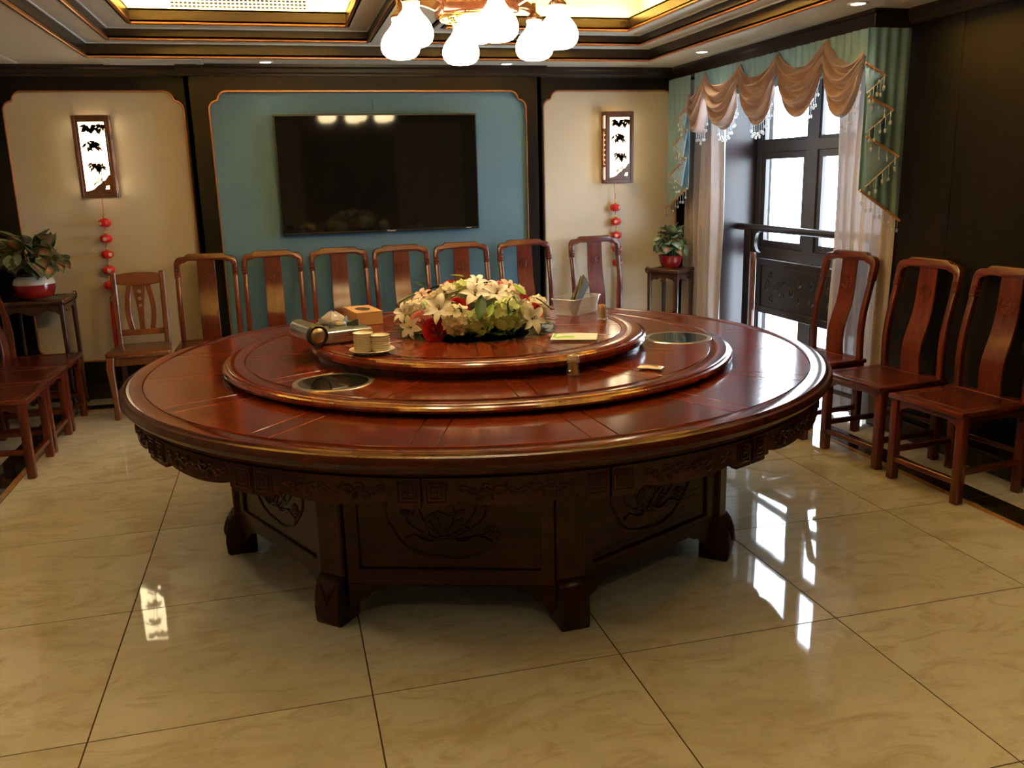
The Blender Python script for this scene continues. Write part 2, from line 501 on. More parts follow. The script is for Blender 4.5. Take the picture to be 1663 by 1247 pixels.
# floor: a grout bed with every tile laid on it
fb = B().bb(XL - 0.05, XWIN + 0.15, YF - 0.05, YB + 0.1, -0.06, -0.0014)
floor = struct(obj('floor', fb, 'grout'))
G = 0.0024
def tile(x0, x1, y0, y1, mat, name='tile', me=None):
    if x1 - x0 < 0.02 or y1 - y0 < 0.02: return None
    if me is None:
        w, d = (x1 - x0) / 2 - G, (y1 - y0) / 2 - G
        b = B().bb(-w, w, -d, d, -0.012, 0.0)
        me = mesh_of(b, name, mat, 0.0004)
    link(name, me, floor, ((x0 + x1) / 2, (y0 + y1) / 2, 0))
    return me
FX0, FX1, FY1 = -1.468, 2.955, 6.505
xs = [FX0] + [-0.647 + 0.8 * i for i in range(5)] + [FX1]
ys = [YF] + [2.408 + 0.8 * j for j in range(-4, 6)] + [FY1]
full = None
for i in range(len(xs) - 1):
    for j in range(len(ys) - 1):
        sq = abs(xs[i + 1] - xs[i] - 0.8) < 1e-4 and abs(ys[j + 1] - ys[j] - 0.8) < 1e-4
        if sq and full:
            tile(xs[i], xs[i + 1], ys[j], ys[j + 1], 'tile_marble', 'tile', full)
        else:
            me = tile(xs[i], xs[i + 1], ys[j], ys[j + 1], 'tile_marble')
            if sq: full = me
OR, DK = 0.036, 0.15
for (x0, x1) in ((FX0 - OR, FX0), (FX1, FX1 + OR)):
    for j in range(len(ys) - 1): tile(x0, x1, ys[j], ys[j + 1], 'border_orange_marble', 'border_tile')
for (x0, x1) in ((FX0 - OR - DK, FX0 - OR), (FX1 + OR, FX1 + OR + DK)):
    for j in range(len(ys) - 1): tile(x0, x1, ys[j], ys[j + 1], 'border_dark_marble', 'border_tile')
for (x0, x1) in ((XL, FX0 - OR - DK), (FX1 + OR + DK, XWIN + 0.1)):
    for j in range(len(ys) - 1): tile(x0, x1, ys[j], ys[j + 1], 'tile_marble', 'border_tile')
for i in range(len(xs) - 1): tile(xs[i], xs[i + 1], FY1, FY1 + 0.03, 'border_orange_marble', 'border_tile')
for i in range(len(xs) - 1): tile(xs[i], xs[i + 1], FY1 + 0.03, FY1 + 0.15, 'border_dark_marble', 'border_tile')
for i in range(len(xs) - 1): tile(xs[i], xs[i + 1], FY1 + 0.15, YB, 'tile_marble', 'border_tile')
for (x0, x1) in ((XL, FX0), (FX1, XWIN + 0.1)): tile(x0, x1, FY1, YB, 'tile_marble', 'border_tile')

# panelled walls: dark wood frame, recessed painted panel with scalloped corners, copper bead
def scallop(x0, x1, z0, z1):
    R = 0.062; k = 2 * R
    tr = arc(x1 - k, z1 - R, R, 90, 8, 7) + arc(x1 - R, z1 - k, R, 86, 0, 7)
    br = [(x, z0 + z1 - z) for x, z in reversed(tr)]
    right = tr + br
    left = [(x0 + x1 - x, z) for x, z in reversed(right)]
    return right + left

def panel_wall(name, x0, x1, panels, M, mats, depth=0.022, top=ZC):
    # local: x along the wall, y into the wall, z up
    outs = [scallop(*p) for p in panels]
    b = B().prism(rect(x0, x1, 0.0, top), 0.0, depth, 'xz', outs)
    w = struct(obj(name, b, 'dark_wall_wood', None))
    w.matrix_world = M
    bk = B().bb(x0, x1, depth + 0.012, depth + 0.06, 0, top)
    obj('backing', bk, 'dark_wall_wood', w)
    for p, o, mt in zip(panels, outs, mats):
        pb = B().prism(rect(p[0] - 0.03, p[1] + 0.03, p[2] - 0.03, p[3] + 0.03), depth, depth + 0.012, 'xz')
        obj('painted_panel', pb, mt, w)
        tb = B().tube([(x, 0.001, z) for x, z in o], 0.0075, 6, True)
        obj('copper_bead', tb, 'copper', w)
    return w

I = Matrix.Identity(4)
wl = panel_wall('wall_back', XL, XR, [(-1.758, -0.60, 0.282, 2.168), (2.058, 3.20, 0.282, 2.168)], Matrix.Translation((0, YB - 0.022, 0)), ['wall_cream', 'wall_cream'])
bay = panel_wall('wall_center', -0.575, 2.02, [(-0.425, 1.897, 0.27, 2.160)], Matrix.Translation((0, YBAY - 0.022, 0)), ['wall_teal'])
# the seam where two sheets of teal paper meet
obj('paper_seam', B().box((0.73, 0.0205, 1.2), (0.0025, 0.003, 1.8)), 'wall_teal', bay)
obj('bay_side', B().bb(-0.575, -0.545, 0, 0.07, 0, ZC).bb(1.99, 2.02, 0, 0.07, 0, ZC), 'dark_wall_wood', bay)
panel_wall('wall_left', YF, YB, [(-0.9, 0.9, 0.282, 2.168), (1.2, 3.6, 0.282, 2.168), (3.9, 6.5, 0.282, 2.168)],
           Matrix.Translation((XL + 0.022, 0, 0)) @ Matrix.Rotation(pi / 2, 4, 'Z'), ['wall_cream'] * 3)
panel_wall('wall_front', -XR - 0.1, -XL, [(-3.0, -1.9, 0.282, 2.168), (-0.4, 1.6, 0.282, 2.168)],
           Matrix.Translation((0, YF + 0.022, 0)) @ Matrix.Rotation(pi, 4, 'Z'), ['wall_cream'] * 2)
# right wall: dark boards up to the window recess
wr = struct(obj('wall_right', B().bb(XR + 0.02, XR + 0.10, YF, 4.45, 0, ZC).bb(XR + 0.02, XR + 0.06, 6.5, YB, 0, ZC)
                .bb(XR, XWIN + 0.12, 6.512, 6.55, 0, ZC).bb(XR + 0.10, XWIN + 0.12, 4.41, 4.45, 0, ZC).bb(XR + 0.02, XWIN + 0.12, 4.45, 6.50, 2.28, ZC), 'dark_wall_wood'))
by = YF
k = 0
while by < 4.449:
    y1 = min(by + 0.58, 4.45)
    obj('board', B().bb(XR, XR + 0.02, by + 0.0015, y1 - 0.0015, 0.1, ZC), 'dark_wall_wood', wr, bev=0.0015)
    by = y1
obj('board', B().bb(XR, XR + 0.02, 6.505, YB, 0.1, ZC), 'dark_wall_wood', wr, bev=0.0015)
obj('reveal_board', B().bb(XR + 0.03, XWIN - 0.02, 6.498, 6.512, 0, ZC), 'reveal_wood', wr)
obj('reveal_edge', B().bb(XR - 0.012, XR + 0.03, 6.485, 6.515, 0, ZC), 'lantern_wood', wr, bev=0.003)
# plinths
for nm, b in (('baseboard_back', B().bb(XL, -0.58, YB - 0.034, YB - 0.022, 0, 0.12).bb(2.03, XR, YB - 0.034, YB - 0.022, 0, 0.12)),
              ('baseboard_center', B().bb(-0.585, 2.03, YBAY - 0.036, YBAY - 0.022, 0, 0.12)),
              ('baseboard_right', B().bb(XR - 0.014, XR + 0.02, YF, 4.45, 0, 0.10)),
              ('baseboard_left', B().bb(XL + 0.022, XL + 0.036, YF, YB - 0.04, 0, 0.12))):
    struct(obj(nm, b, 'dark_trim_wood', bev=0.003))
# cornices under the soffit
prof = [(0, 2.262), (0.012, 2.262), (0.014, 2.275), (0.022, 2.285), (0.026, 2.31), (0.04, 2.322), (0.042, ZC), (0, ZC)]
def cornice(name, p0, p1, inward):
    d = Vector((p1[0] - p0[0], p1[1] - p0[1], 0)); L = d.length; d.normalize()
    i = Vector((inward[0], inward[1], 0))
    M = Matrix(((i.x, d.x, 0, p0[0]), (i.y, d.y, 0, p0[1]), (0, 0, 1, 0), (0, 0, 0, 1)))
    b = B().prism(prof, 0, L, 'xz', M=M)
    return struct(obj(name, b, 'dark_trim_wood', ang=25))
cornice('trim_1', (XL, YB - 0.022), (-0.575, YB - 0.022), (0, -1))
cornice('trim_2', (-0.62, YBAY - 0.022), (2.06, YBAY - 0.022), (0, -1))
cornice('trim_3', (2.02, YB - 0.022), (3.16, YB - 0.022), (0, -1))
cornice('trim_4', (XR, YF), (XR, 4.32), (-1, 0))
cornice('trim_5', (XL + 0.022, YF), (XL + 0.022, YB), (1, 0))
# curtain pelmet box
XP = 3.137; YP = 4.31
pel = B().bb(XP, XP + 0.02, YP, YB - 0.03, 2.235, ZC).bb(XP + 0.02, XR, YP, YP + 0.02, 2.235, ZC).bb(XP - 0.012, XP, YP - 0.012, YB - 0.03, 2.318, ZC).bb(XP - 0.012, XR, YP - 0.012, YP, 2.318, ZC).bb(XP - 0.008, XP, YP - 0.008, YB - 0.03, 2.235, 2.25).bb(XP - 0.008, XR, YP - 0.008, YP, 2.235, 2.25)
struct(obj('trim_6', pel, 'dark_trim_wood', bev=0.003))

# ceiling: three stepped trays, the inner two side by side with lit coves
x10, x11, y10, y11 = -1.118, 2.765, 1.03, 6.44
Z2, Z3, Z4 = 2.429, 2.500, 2.587
T2 = [(-0.962, 0.668, 1.18, 6.302), (1.002, 2.632, 1.18, 6.302)]
T3 = [(-0.800, 0.516, 1.335, 6.143), (1.155, 2.475, 1.335, 6.143)]
ceil = struct(obj('ceiling', B().prism(rect(XL - 0.05, XWIN + 0.15, YF - 0.05, YB + 0.1), ZC, ZC + 0.02, 'xy', [rect(x10, x11, y10, y11)]), 'ceiling_paint'))
obj('tray_soffit', B().prism(rect(x10 - 0.02, x11 + 0.02, y10 - 0.02, y11 + 0.02), Z2, Z2 + 0.02, 'xy', [rect(*t) for t in T2]), 'ceiling_paint', ceil)
def ring_band(x0, x1, y0, y1, z0, z1, t=0.02, name='tray_band', mat='dark_trim_wood'):
    obj(name, B().prism(rect(x0 - t, x1 + t, y0 - t, y1 + t), z0, z1, 'xy', [rect(x0, x1, y0, y1)]), mat, ceil)
def copper_edge(x0, x1, y0, y1, z):
    # bead that hugs the lower edge of a band
    obj('copper_trim', B().prism(rect(x0 - 0.006, x1 + 0.006, y0 - 0.006, y1 + 0.006), z - 0.008, z + 0.008, 'xy', [rect(x0 + 0.012, x1 - 0.012, y0 + 0.012, y1 - 0.012)]), 'copper', ceil, bev=0.004, seg=2)
def white_bead(x0, x1, y0, y1, z):
    obj('plaster_bead', B().prism(rect(x0 - 0.001, x1 + 0.001, y0 - 0.001, y1 + 0.001), z - 0.009, z, 'xy', [rect(x0 + 0.008, x1 - 0.008, y0 + 0.008, y1 - 0.008)]), 'ceiling_panel_paint', ceil)
ring_band(x10, x11, y10, y11, ZC, Z2); copper_edge(x10, x11, y10, y11, ZC); white_bead(x10, x11, y10, y11, Z2)
for t2, t3 in zip(T2, T3):
    ring_band(*t2, Z2, Z3); copper_edge(*t2, Z2); white_bead(*t2, Z3)
    obj('tray_soffit', B().prism(rect(t2[0] - 0.02, t2[1] + 0.02, t2[2] - 0.02, t2[3] + 0.02), Z3, Z3 + 0.02, 'xy', [rect(*t3)]), 'ceiling_paint', ceil)
    ring_band(*t3, Z3, Z4); copper_edge(*t3, Z3)
    q = 0.14
    o = (t3[0] - q, t3[1] + q, t3[2] - q, t3[3] + q)
    obj('cove_ledge', B().prism(rect(*o), Z4 - 0.012, Z4, 'xy', [rect(*t3)]), 'cove_lit_paint', ceil)
    ring_band(*o, Z4 - 0.012, 2.80, 0.02, 'cove_wall', 'cove_lit_paint')
    obj('cove_ceiling', B().bb(o[0] - 0.02, o[1] + 0.02, o[2] - 0.02, o[3] + 0.02, 2.80, 2.82), 'cove_lit_paint', ceil)
    e = 0.055
    s_ = (t3[0] - e, t3[1] + e, t3[2] - e, t3[3] + e)
    obj('led_strip', B().prism(rect(s_[0] - 0.01, s_[1] + 0.01, s_[2] - 0.01, s_[3] + 0.01), Z4 + 0.001, Z4 + 0.008, 'xy', [rect(*s_)]), 'led_strip', ceil)

# window in the recess
win = struct(obj('window_1', B().prism(rect(4.46, 6.49, 0.02, 2.27), XWIN - 0.03, XWIN + 0.03, 'yz',
      [rect(5.80, 6.42, 1.735, 2.21), rect(5.80, 6.42, 0.93, 1.655), rect(5.80, 6.42, 0.08, 0.85),
       rect(4.52, 5.66, 1.735, 2.21), rect(4.52, 5.66, 0.93, 1.655), rect(4.52, 5.66, 0.08, 0.85)]), 'window_bronze', bev=0.003))
for (a0, a1) in ((5.80, 6.42), (4.52, 5.66)):
    for (z0, z1, sash) in ((1.735, 2.21, 0.02), (0.93, 1.655, 0.05), (0.08, 0.85, 0.02)):
        sb = B().prism(rect(a0, a1, z0, z1), XWIN - 0.018, XWIN + 0.014, 'yz', [rect(a0 + sash, a1 - sash, z0 + sash, z1 - sash)])
        s_ = obj('sash', sb, 'window_bronze', win, bev=0.002)
        obj('pane', B().bb(XWIN - 0.004, XWIN + 0.004, a0 + sash - 0.004, a1 - sash + 0.004, z0 + sash - 0.004, z1 - sash + 0.004), 'window_glass', s_)

# recessed downlights; the unseen ones are added to brighten the foreground floor
for (x, y, lab) in ((-0.013, 6.64, 'small round recessed ceiling downlight above the left part of the television'),
                    (1.719, 6.66, 'small round recessed ceiling downlight above the right end of the television'),
                    (2.95, 5.945, 'round recessed ceiling downlight beside the curtain swags'),
                    (2.95, 4.20, 'added recessed ceiling downlight over the right row of chairs'),  # this one and those after it are added lamps
                    (2.95, 2.47, 'added recessed ceiling downlight by the right wall, level with the front of the table'),
                    (2.95, 0.74, 'added recessed ceiling downlight in the front right ceiling corner'),
                    (-1.32, 4.20, 'added recessed ceiling downlight in front of the left row of chairs'),
                    (-1.32, 2.47, 'added recessed ceiling downlight by the left wall, level with the front of the table'),
                    (-1.32, 0.74, 'added recessed ceiling downlight in the front left ceiling corner'),
                    (-0.013, 0.78, 'added recessed ceiling downlight in the front row, left of the middle'),
                    (1.719, 0.78, 'added recessed ceiling downlight in the front row, right of the middle')):
    t = thing('downlight', lab, 'downlight', (x, y, ZC), 0, 'recessed downlights')
    obj('rim', B().lathe([(0.036, 0.0), (0.036, -0.004), (0.046, -0.006), (0.052, -0.003), (0.052, 0.0)], 24, cap0=False, cap1=False), 'white_plastic', t)
    obj('lens', B().lathe([(0.0001, -0.004), (0.036, -0.004), (0.036, 0.0)], 24, cap1=True), 'downlight_lens', t)
    ld = bpy.data.lights.new('downlight_beam', 'SPOT'); ld.energy = SPOT * (0.10 if y > 6.5 else 0.3 if y > 5.9 else 0.35 if y > 4 else 0.5 if (y > 2 and x > 2) else 1.0); ld.color = (1, 0.79, 0.45); ld.spot_size = radians(110); ld.spot_blend = 0.8; ld.shadow_soft_size = 0.10
    lo = bpy.data.objects.new('downlight_beam', ld); C.objects.link(lo); lo.parent = t; lo.location = (0, 0, -0.012)

# ceiling access panels and the air grille in the left cove
for (x0, x1, y0, y1, lab) in ((-1.08, -0.43, 6.50, 6.80, 'flush white ceiling access panel above the left wall lantern'), (-1.97, -1.60, 6.20, 6.76, 'flush white ceiling access panel at the far left corner')):
    t = thing('access_panel', lab, 'ceiling panel', ((x0 + x1) / 2, (y0 + y1) / 2, ZC), 0, 'ceiling access panels')
    a, d = (x1 - x0) / 2, (y1 - y0) / 2
    obj('frame', B().prism(rect(-a, a, -d, d), -0.008, 0, 'xy', [rect(-a + 0.05, a - 0.05, -d + 0.05, d - 0.05)]), 'steel' if False else 'ceiling_paint', t, bev=0.002)
    obj('hatch', B().bb(-a + 0.052, a - 0.052, -d + 0.052, d - 0.052, -0.005, 0), 'ceiling_panel_paint', t, bev=0.002)
gx0, gx1, gz0, gz1 = -0.565, 0.278, 2.615, 2.74
t = thing('air_grille', 'white square-mesh air conditioning grille in the lit left ceiling cove', 'air grille', ((gx0 + gx1) / 2, 6.2825, gz0))
w = (gx1 - gx0) / 2; h = gz1 - gz0
obj('frame', B().prism(rect(-w - 0.015, w + 0.015, -0.012, h + 0.012), -0.012, 0, 'xz', [rect(-w, w, 0, h)]), 'white_plastic', t, bev=0.002)
gb = B()
n = 32
for i in range(n + 1): gb.box((-w + 2 * w * i / n, -0.006, h / 2), (0.007, 0.008, h))
for i in range(7): gb.box((0, -0.006, h * i / 6), (2 * w, 0.008, 0.006))
obj('grid', gb, 'white_plastic', t)
obj('duct', B().bb(-w, w, -0.001, 0.0, 0, h), 'black_hole', t)

# ------------------------------------------------------------------ round table
TX, TY = 0.805, 3.722
PH = radians(-132.0)            # one leg angle; legs every 45 degrees
ZT = 0.765

def spiral(cx, cz, r, turns, a0, sgn=1, n=18, y=0.0, flip=1):
    # plane curve in local x/z
    return [(cx + flip * r * (1 - 0.82 * t) * cos(a0 + sgn * turns * 2 * pi * t), y, cz + r * (1 - 0.82 * t) * sin(a0 + sgn * turns * 2 * pi * t)) for t in [i / n for i in range(n + 1)]]

def sector(r0, r1, half, sw, g=0.0016, n=14):
    def ang(r): return half - math.asin((sw / 2 + g) / r)
    a1, a0 = ang(r1 - g), ang(r0 + g)
    out = [((r1 - g) * cos(-a1 + 2 * a1 * i / n), (r1 - g) * sin(-a1 + 2 * a1 * i / n)) for i in range(n + 1)]
    inn = [((r0 + g) * cos(a0 - 2 * a0 * i / n), (r0 + g) * sin(a0 - 2 * a0 * i / n)) for i in range(n + 1)]
    return out + inn

def disc_top(root, r0, r1, nsec, phase, sw, z, th=0.008, deep=0.0035):
    half = pi / nsec
    me = mesh_of(B().prism(sector(r0, r1, half, sw), z - th, z, 'xy'), 'top_panel', 'table_wood_tangent', 0.0012)
    L = r1 - r0
    ms = mesh_of(B().bb(r0 + 0.0016, r1 - 0.0016, -sw / 2 + 0.0016, sw / 2 - 0.0016, z - th, z), 'divider_strip', 'table_wood', 0.0012)
    for k in range(nsec):
        link('divider_strip', ms, root, (0, 0, 0), (0, 0, phase + 2 * half * k))
        link('top_panel', me, root, (0, 0, 0), (0, 0, phase + 2 * half * (k + 0.5)))
    obj('core', B().lathe([(0.0001, z - th - 0.02), (r1, z - th - 0.02), (r1, z - deep), (0.0001, z - deep)], 96), 'table_dark_wood', root)

table = thing('banquet_table', 'huge round red-brown carved wooden banquet table on an octagonal base', 'table', (TX, TY, 0))
RT = 1.472
disc_top(table, 0.45, 1.385, 16, PH, 0.085, ZT)
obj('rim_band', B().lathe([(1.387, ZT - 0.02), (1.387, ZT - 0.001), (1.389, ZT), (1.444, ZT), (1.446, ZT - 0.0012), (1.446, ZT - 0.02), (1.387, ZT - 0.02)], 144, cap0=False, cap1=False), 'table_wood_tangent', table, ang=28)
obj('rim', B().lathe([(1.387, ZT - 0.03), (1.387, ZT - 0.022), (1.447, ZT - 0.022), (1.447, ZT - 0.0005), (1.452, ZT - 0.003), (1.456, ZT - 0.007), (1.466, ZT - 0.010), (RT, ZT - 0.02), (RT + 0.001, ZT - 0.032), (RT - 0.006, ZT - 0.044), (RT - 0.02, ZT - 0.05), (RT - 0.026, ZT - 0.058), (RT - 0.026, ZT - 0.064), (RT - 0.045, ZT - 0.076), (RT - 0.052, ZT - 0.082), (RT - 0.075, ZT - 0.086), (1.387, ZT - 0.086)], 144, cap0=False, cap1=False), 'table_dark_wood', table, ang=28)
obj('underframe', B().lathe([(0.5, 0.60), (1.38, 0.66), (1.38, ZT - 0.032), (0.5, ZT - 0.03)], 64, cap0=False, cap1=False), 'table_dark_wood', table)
# apron: sixteen curved boards with stepped lower edges, key-fret squares and leafy scrolls
RA = 1.424
half = pi / 16
zt = ZT - 0.084
def zlow(t):
    a = abs(t)
    if a > 0.72: return 0.588
    if a > 0.64: return 0.600
    if a > 0.60: return 0.612
    return 0.604 - 0.010 * cos(a / 0.60 * pi / 2) + 0.006 * (a / 0.6) ** 4
ts = sorted(set([-0.985 + 1.97 * i / 36 for i in range(37)] + [s * q for s in (-1, 1) for q in (0.7201, 0.7199, 0.6401, 0.6399, 0.6001, 0.5999)]))
vs = []
for t in ts:
    a = t * half
    for r in (RA, RA - 0.022):
        for z in (zt, zlow(t)):
            vs.append((r * cos(a), r * sin(a), z))
fs = [(0, 1, 3, 2), tuple(4 * (len(ts) - 1) + i for i in (0, 2, 3, 1))]
for i in range(len(ts) - 1):
    o = 4 * i
    fs += [(o, o + 4, o + 5, o + 1), (o + 2, o + 3, o + 7, o + 6), (o, o + 2, o + 6, o + 4), (o + 1, o + 5, o + 7, o + 3)]
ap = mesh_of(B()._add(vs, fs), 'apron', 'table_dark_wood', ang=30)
def on_apron(p):
    # local carving coordinates: x = arc length, y = relief, z = height
    a = p[0] / RA; r = RA + p[1]
    return (r * cos(a), r * sin(a), p[2])
cb = B()
aw = half * RA
for s_ in (-1, 1):
    cx = s_ * aw * 0.85
    for (hw, y) in ((0.030, 0.0), (0.018, 0.0)):
        z0 = 0.637
        pts = [(cx - hw, z0 - hw), (cx + hw, z0 - hw), (cx + hw, z0 + hw), (cx - hw, z0 + hw)]
        path = []
        for i in range(4):
            p, q = pts[i], pts[(i + 1) % 4]
            for j in range(3): path.append(on_apron((p[0] + (q[0] - p[0]) * j / 3, 0.001, p[1] + (q[1] - p[1]) * j / 3)))
        cb.tube(path, 0.0042 if hw > 0.02 else 0.0036, 5, True)
    cb.tube([on_apron((cx, 0.001, 0.637 - 0.010)), on_apron((cx, 0.001, 0.637 + 0.010))], 0.004, 5)
    cb.tube([on_apron((cx - 0.009, 0.001, 0.637)), on_apron((cx + 0.009, 0.001, 0.637))], 0.004, 5)
    for (x, z, r, a0, sg) in ((0.055, 0.640, 0.017, 0.3, 1), (0.095, 0.650, 0.014, 2.6, -1), (0.130, 0.636, 0.016, 0.0, 1), (0.160, 0.648, 0.012, 3.0, -1), (0.075, 0.624, 0.011, 4.0, 1), (0.012, 0.640, 0.014, 1.2, -1), (0.112, 0.622, 0.010, 1.0, -1), (0.035, 0.655, 0.010, 5.0, 1)):
        cb.tube([on_apron((q[0], 0.0015, q[2])) for q in spiral(s_ * x, z, r, 1.1, a0, sg, 12, flip=s_)], [0.0044 - 0.0016 * i / 12 for i in range(13)], 5)
    cb.tube([on_apron((s_ * (0.0 + 0.0135 * i), 0.001, 0.638 + 0.010 * sin(i * 1.15))) for i in range(13)], 0.0032, 5)
carv = mesh_of(cb, 'scroll_carving', 'table_dark_wood')
for k in range(16):
    o = link('apron', ap, table, (0, 0, 0), (0, 0, PH + half * (2 * k + 1)))
    link('scroll_carving', carv, o)

# pedestal
RP = 1.085           # corner radius of the octagon body
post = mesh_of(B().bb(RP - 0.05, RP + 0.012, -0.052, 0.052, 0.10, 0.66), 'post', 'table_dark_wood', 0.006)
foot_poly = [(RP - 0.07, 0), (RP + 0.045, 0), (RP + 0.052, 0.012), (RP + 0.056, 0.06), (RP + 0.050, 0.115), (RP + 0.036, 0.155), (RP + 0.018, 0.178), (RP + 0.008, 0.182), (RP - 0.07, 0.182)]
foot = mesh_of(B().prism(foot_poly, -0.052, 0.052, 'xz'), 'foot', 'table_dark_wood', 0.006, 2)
fc = B()
for s_ in (-1, 1):
    fc.tube([(RP + 0.010 + 0.046 * sin(min(1, i / 9) * pi * 0.6), s_ * (0.018 + 0.02 * cos(i / 9 * pi)), 0.178 - 0.10 * (i / 9)) for i in range(10)], 0.005, 5)
fcm = mesh_of(fc, 'leaf_carving', 'table_dark_wood')
ap8 = RP * cos(pi / 8); hw = RP * sin(pi / 8) - 0.05
panel = B().prism(rect(-hw, hw, 0.145, 0.66), -0.012, 0.012, 'xz', [rect(-hw + 0.05, hw - 0.05, 0.205, 0.62)])
panel_me = mesh_of(panel, 'panel_frame', 'table_dark_wood', 0.004)
field_me = mesh_of(B().bb(-hw + 0.04, hw - 0.04, 0.0, 0.01, 0.195, 0.63), 'panel_field', 'table_dark_wood')
br = [(-hw, 0.15), (-hw, 0.05), (-hw + 0.03, 0.055), (-hw + 0.045, 0.085), (-hw + 0.07, 0.09), (-hw + 0.085, 0.115), (-hw + 0.12, 0.122), (-hw + 0.15, 0.138)]
br = br + [(-x, z) for x, z in reversed(br)]
brk_me = mesh_of(B().prism(br, -0.008, 0.008, 'xz'), 'bracket', 'table_dark_wood', 0.003)
# medallion: lobed frame with lotus, stems and leaves
mb = B()
mz, A_, H_ = 0.405, 0.205, 0.155
ol = []
for i in range(72):
    a = 2 * pi * i / 72
    m_ = 1 + 0.06 * abs(cos(3 * a + 0.4)) * (1 if sin(a) < 0.5 else 0.4)
    ol.append((A_ * m_ * cos(a), -0.001, mz + H_ * m_ * sin(a)))
mb.tube(ol, 0.0055, 6, True)
rr = random.Random(3)
for (x0, z0, x1, z1, bend) in ((-0.02, 0.31, -0.10, 0.47, -0.03), (-0.02, 0.31, 0.02, 0.46, 0.02), (-0.01, 0.31, 0.09, 0.50, 0.05), (0.0, 0.31, 0.13, 0.45, 0.05), (-0.03, 0.31, -0.14, 0.42, -0.05), (0.02, 0.31, 0.15, 0.34, 0.01)):
    mb.tube([(x0 + (x1 - x0) * t + bend * sin(pi * t), -0.001, z0 + (z1 - z0) * t) for t in [i / 8 for i in range(9)]], 0.0042, 5)
    for q in range(7):
        a = q / 7 * 2 * pi
        r_ = 0.017
        mb.ball((x1 + r_ * cos(a), -0.001, z1 + r_ * sin(a)), (0.012, 0.006, 0.009), 8, 5)
    mb.ball((x1, -0.002, z1), (0.010, 0.008, 0.010), 8, 5)
for i in range(11):
    a = rr.uniform(0.2, 2.9)
    x, z = 0.13 * cos(a) * rr.uniform(.3, 1), 0.31 + 0.13 * sin(a) * rr.uniform(.15, 1)
    M = Matrix.Translation((x, -0.001, z)) @ Matrix.Rotation(rr.uniform(0, 6), 4, 'Y')
    mb.ball((0, 0, 0), (0.026, 0.005, 0.008), 8, 5, M)
mb.tube([(-0.15 + 0.03 * i, -0.001, 0.315 + 0.012 * sin(i * 1.7)) for i in range(11)], 0.006, 5)
med_me = mesh_of(mb, 'flower_carving', 'table_dark_wood')
for k in range(8):
    a = PH + k * pi / 4
    lg = link('leg', post, table, (0, 0, 0), (0, 0, a))
    ft = link('foot', foot, lg)
    link('leaf_carving', fcm, ft)
    ac = a + pi / 8
    M = (ap8 * cos(ac), ap8 * sin(ac), 0)
    pf = link('panel_frame', panel_me, table, M, (0, 0, ac + pi / 2))
    pd = link('panel_field', field_me, table, M, (0, 0, ac + pi / 2))
    link('flower_carving', med_me, pd)
    link('bracket', brk_me, table, M, (0, 0, ac + pi / 2))
obj('pedestal_core', B().prism([((RP - 0.04) * cos(PH + k * pi / 4), (RP - 0.04) * sin(PH + k * pi / 4)) for k in range(8)], 0.16, 0.68, 'xy'), 'table_dark_wood', table)

# turntables
def turntable(name, label, r, zt, zb, rg, r0, nsec, phase, sw, foot_r, rim_h):
    t = thing(name, label, 'turntable', (TX, TY, 0))
    disc_top(t, r0, rg, nsec, phase, sw, zt, 0.006, 0.003)
    h_ = rim_h
    obj('rim', B().lathe([(rg + 0.002, zt - h_), (rg + 0.002, zt - 0.001), (rg + 0.004, zt), (r - 0.026, zt), (r - 0.02, zt - 0.002), (r - 0.016, zt - 0.006), (r - 0.006, zt - 0.009), (r, zt - 0.017), (r - 0.001, zt - h_ * 0.72), (r - 0.010, zt - h_ * 0.9), (r - 0.03, zt - h_), (rg + 0.002, zt - h_)], 128, cap0=False, cap1=False), 'table_wood_tangent', t, ang=28)
    obj('base_ring', B().lathe([(foot_r - 0.1, zb), (foot_r, zb), (foot_r, zt - h_ * 0.6), (foot_r - 0.1, zt - h_ * 0.6)], 96, cap0=False, cap1=False), 'table_dark_wood', t)
    return t
ZM = 0.806
midt = turntable('turntable', 'wide lower wooden turntable with two round smoked glass insets', 1.086, ZM, ZT, 0.995, 0.35, 12, radians(-93), 0.07, 1.045, 0.034)
for a in (-141.0, -13.0):
    rr_ = 0.858 if a < -100 else 0.880
    x, y = rr_ * cos(radians(a)), rr_ * sin(radians(a))
    g = obj('glass_inset', B().lathe([(0.0001, ZM - 0.003), (0.128, ZM - 0.003), (0.128, ZM + 0.0012), (0.0001, ZM + 0.0012)], 48), 'smoked_glass', midt, (x, y, 0))
    obj('metal_ring', B().lathe([(0.128, ZM - 0.002), (0.128, ZM + 0.002), (0.131, ZM + 0.0028), (0.146, ZM + 0.0022), (0.150, ZM - 0.002)], 48, cap0=False, cap1=False), 'steel', g)
ZU = 0.872
upt = turntable('turntable', 'smaller upper wooden turntable carrying the flowers and the stove', 0.728, ZU, ZM, 0.622, 0.34, 12, radians(-100), 0.06, 0.700, 0.046)
obj('center_glass', B().lathe([(0.0001, ZU - 0.004), (0.338, ZU - 0.004), (0.338, ZU - 0.0004), (0.334, ZU), (0.0001, ZU)], 64), 'smoked_glass', upt)

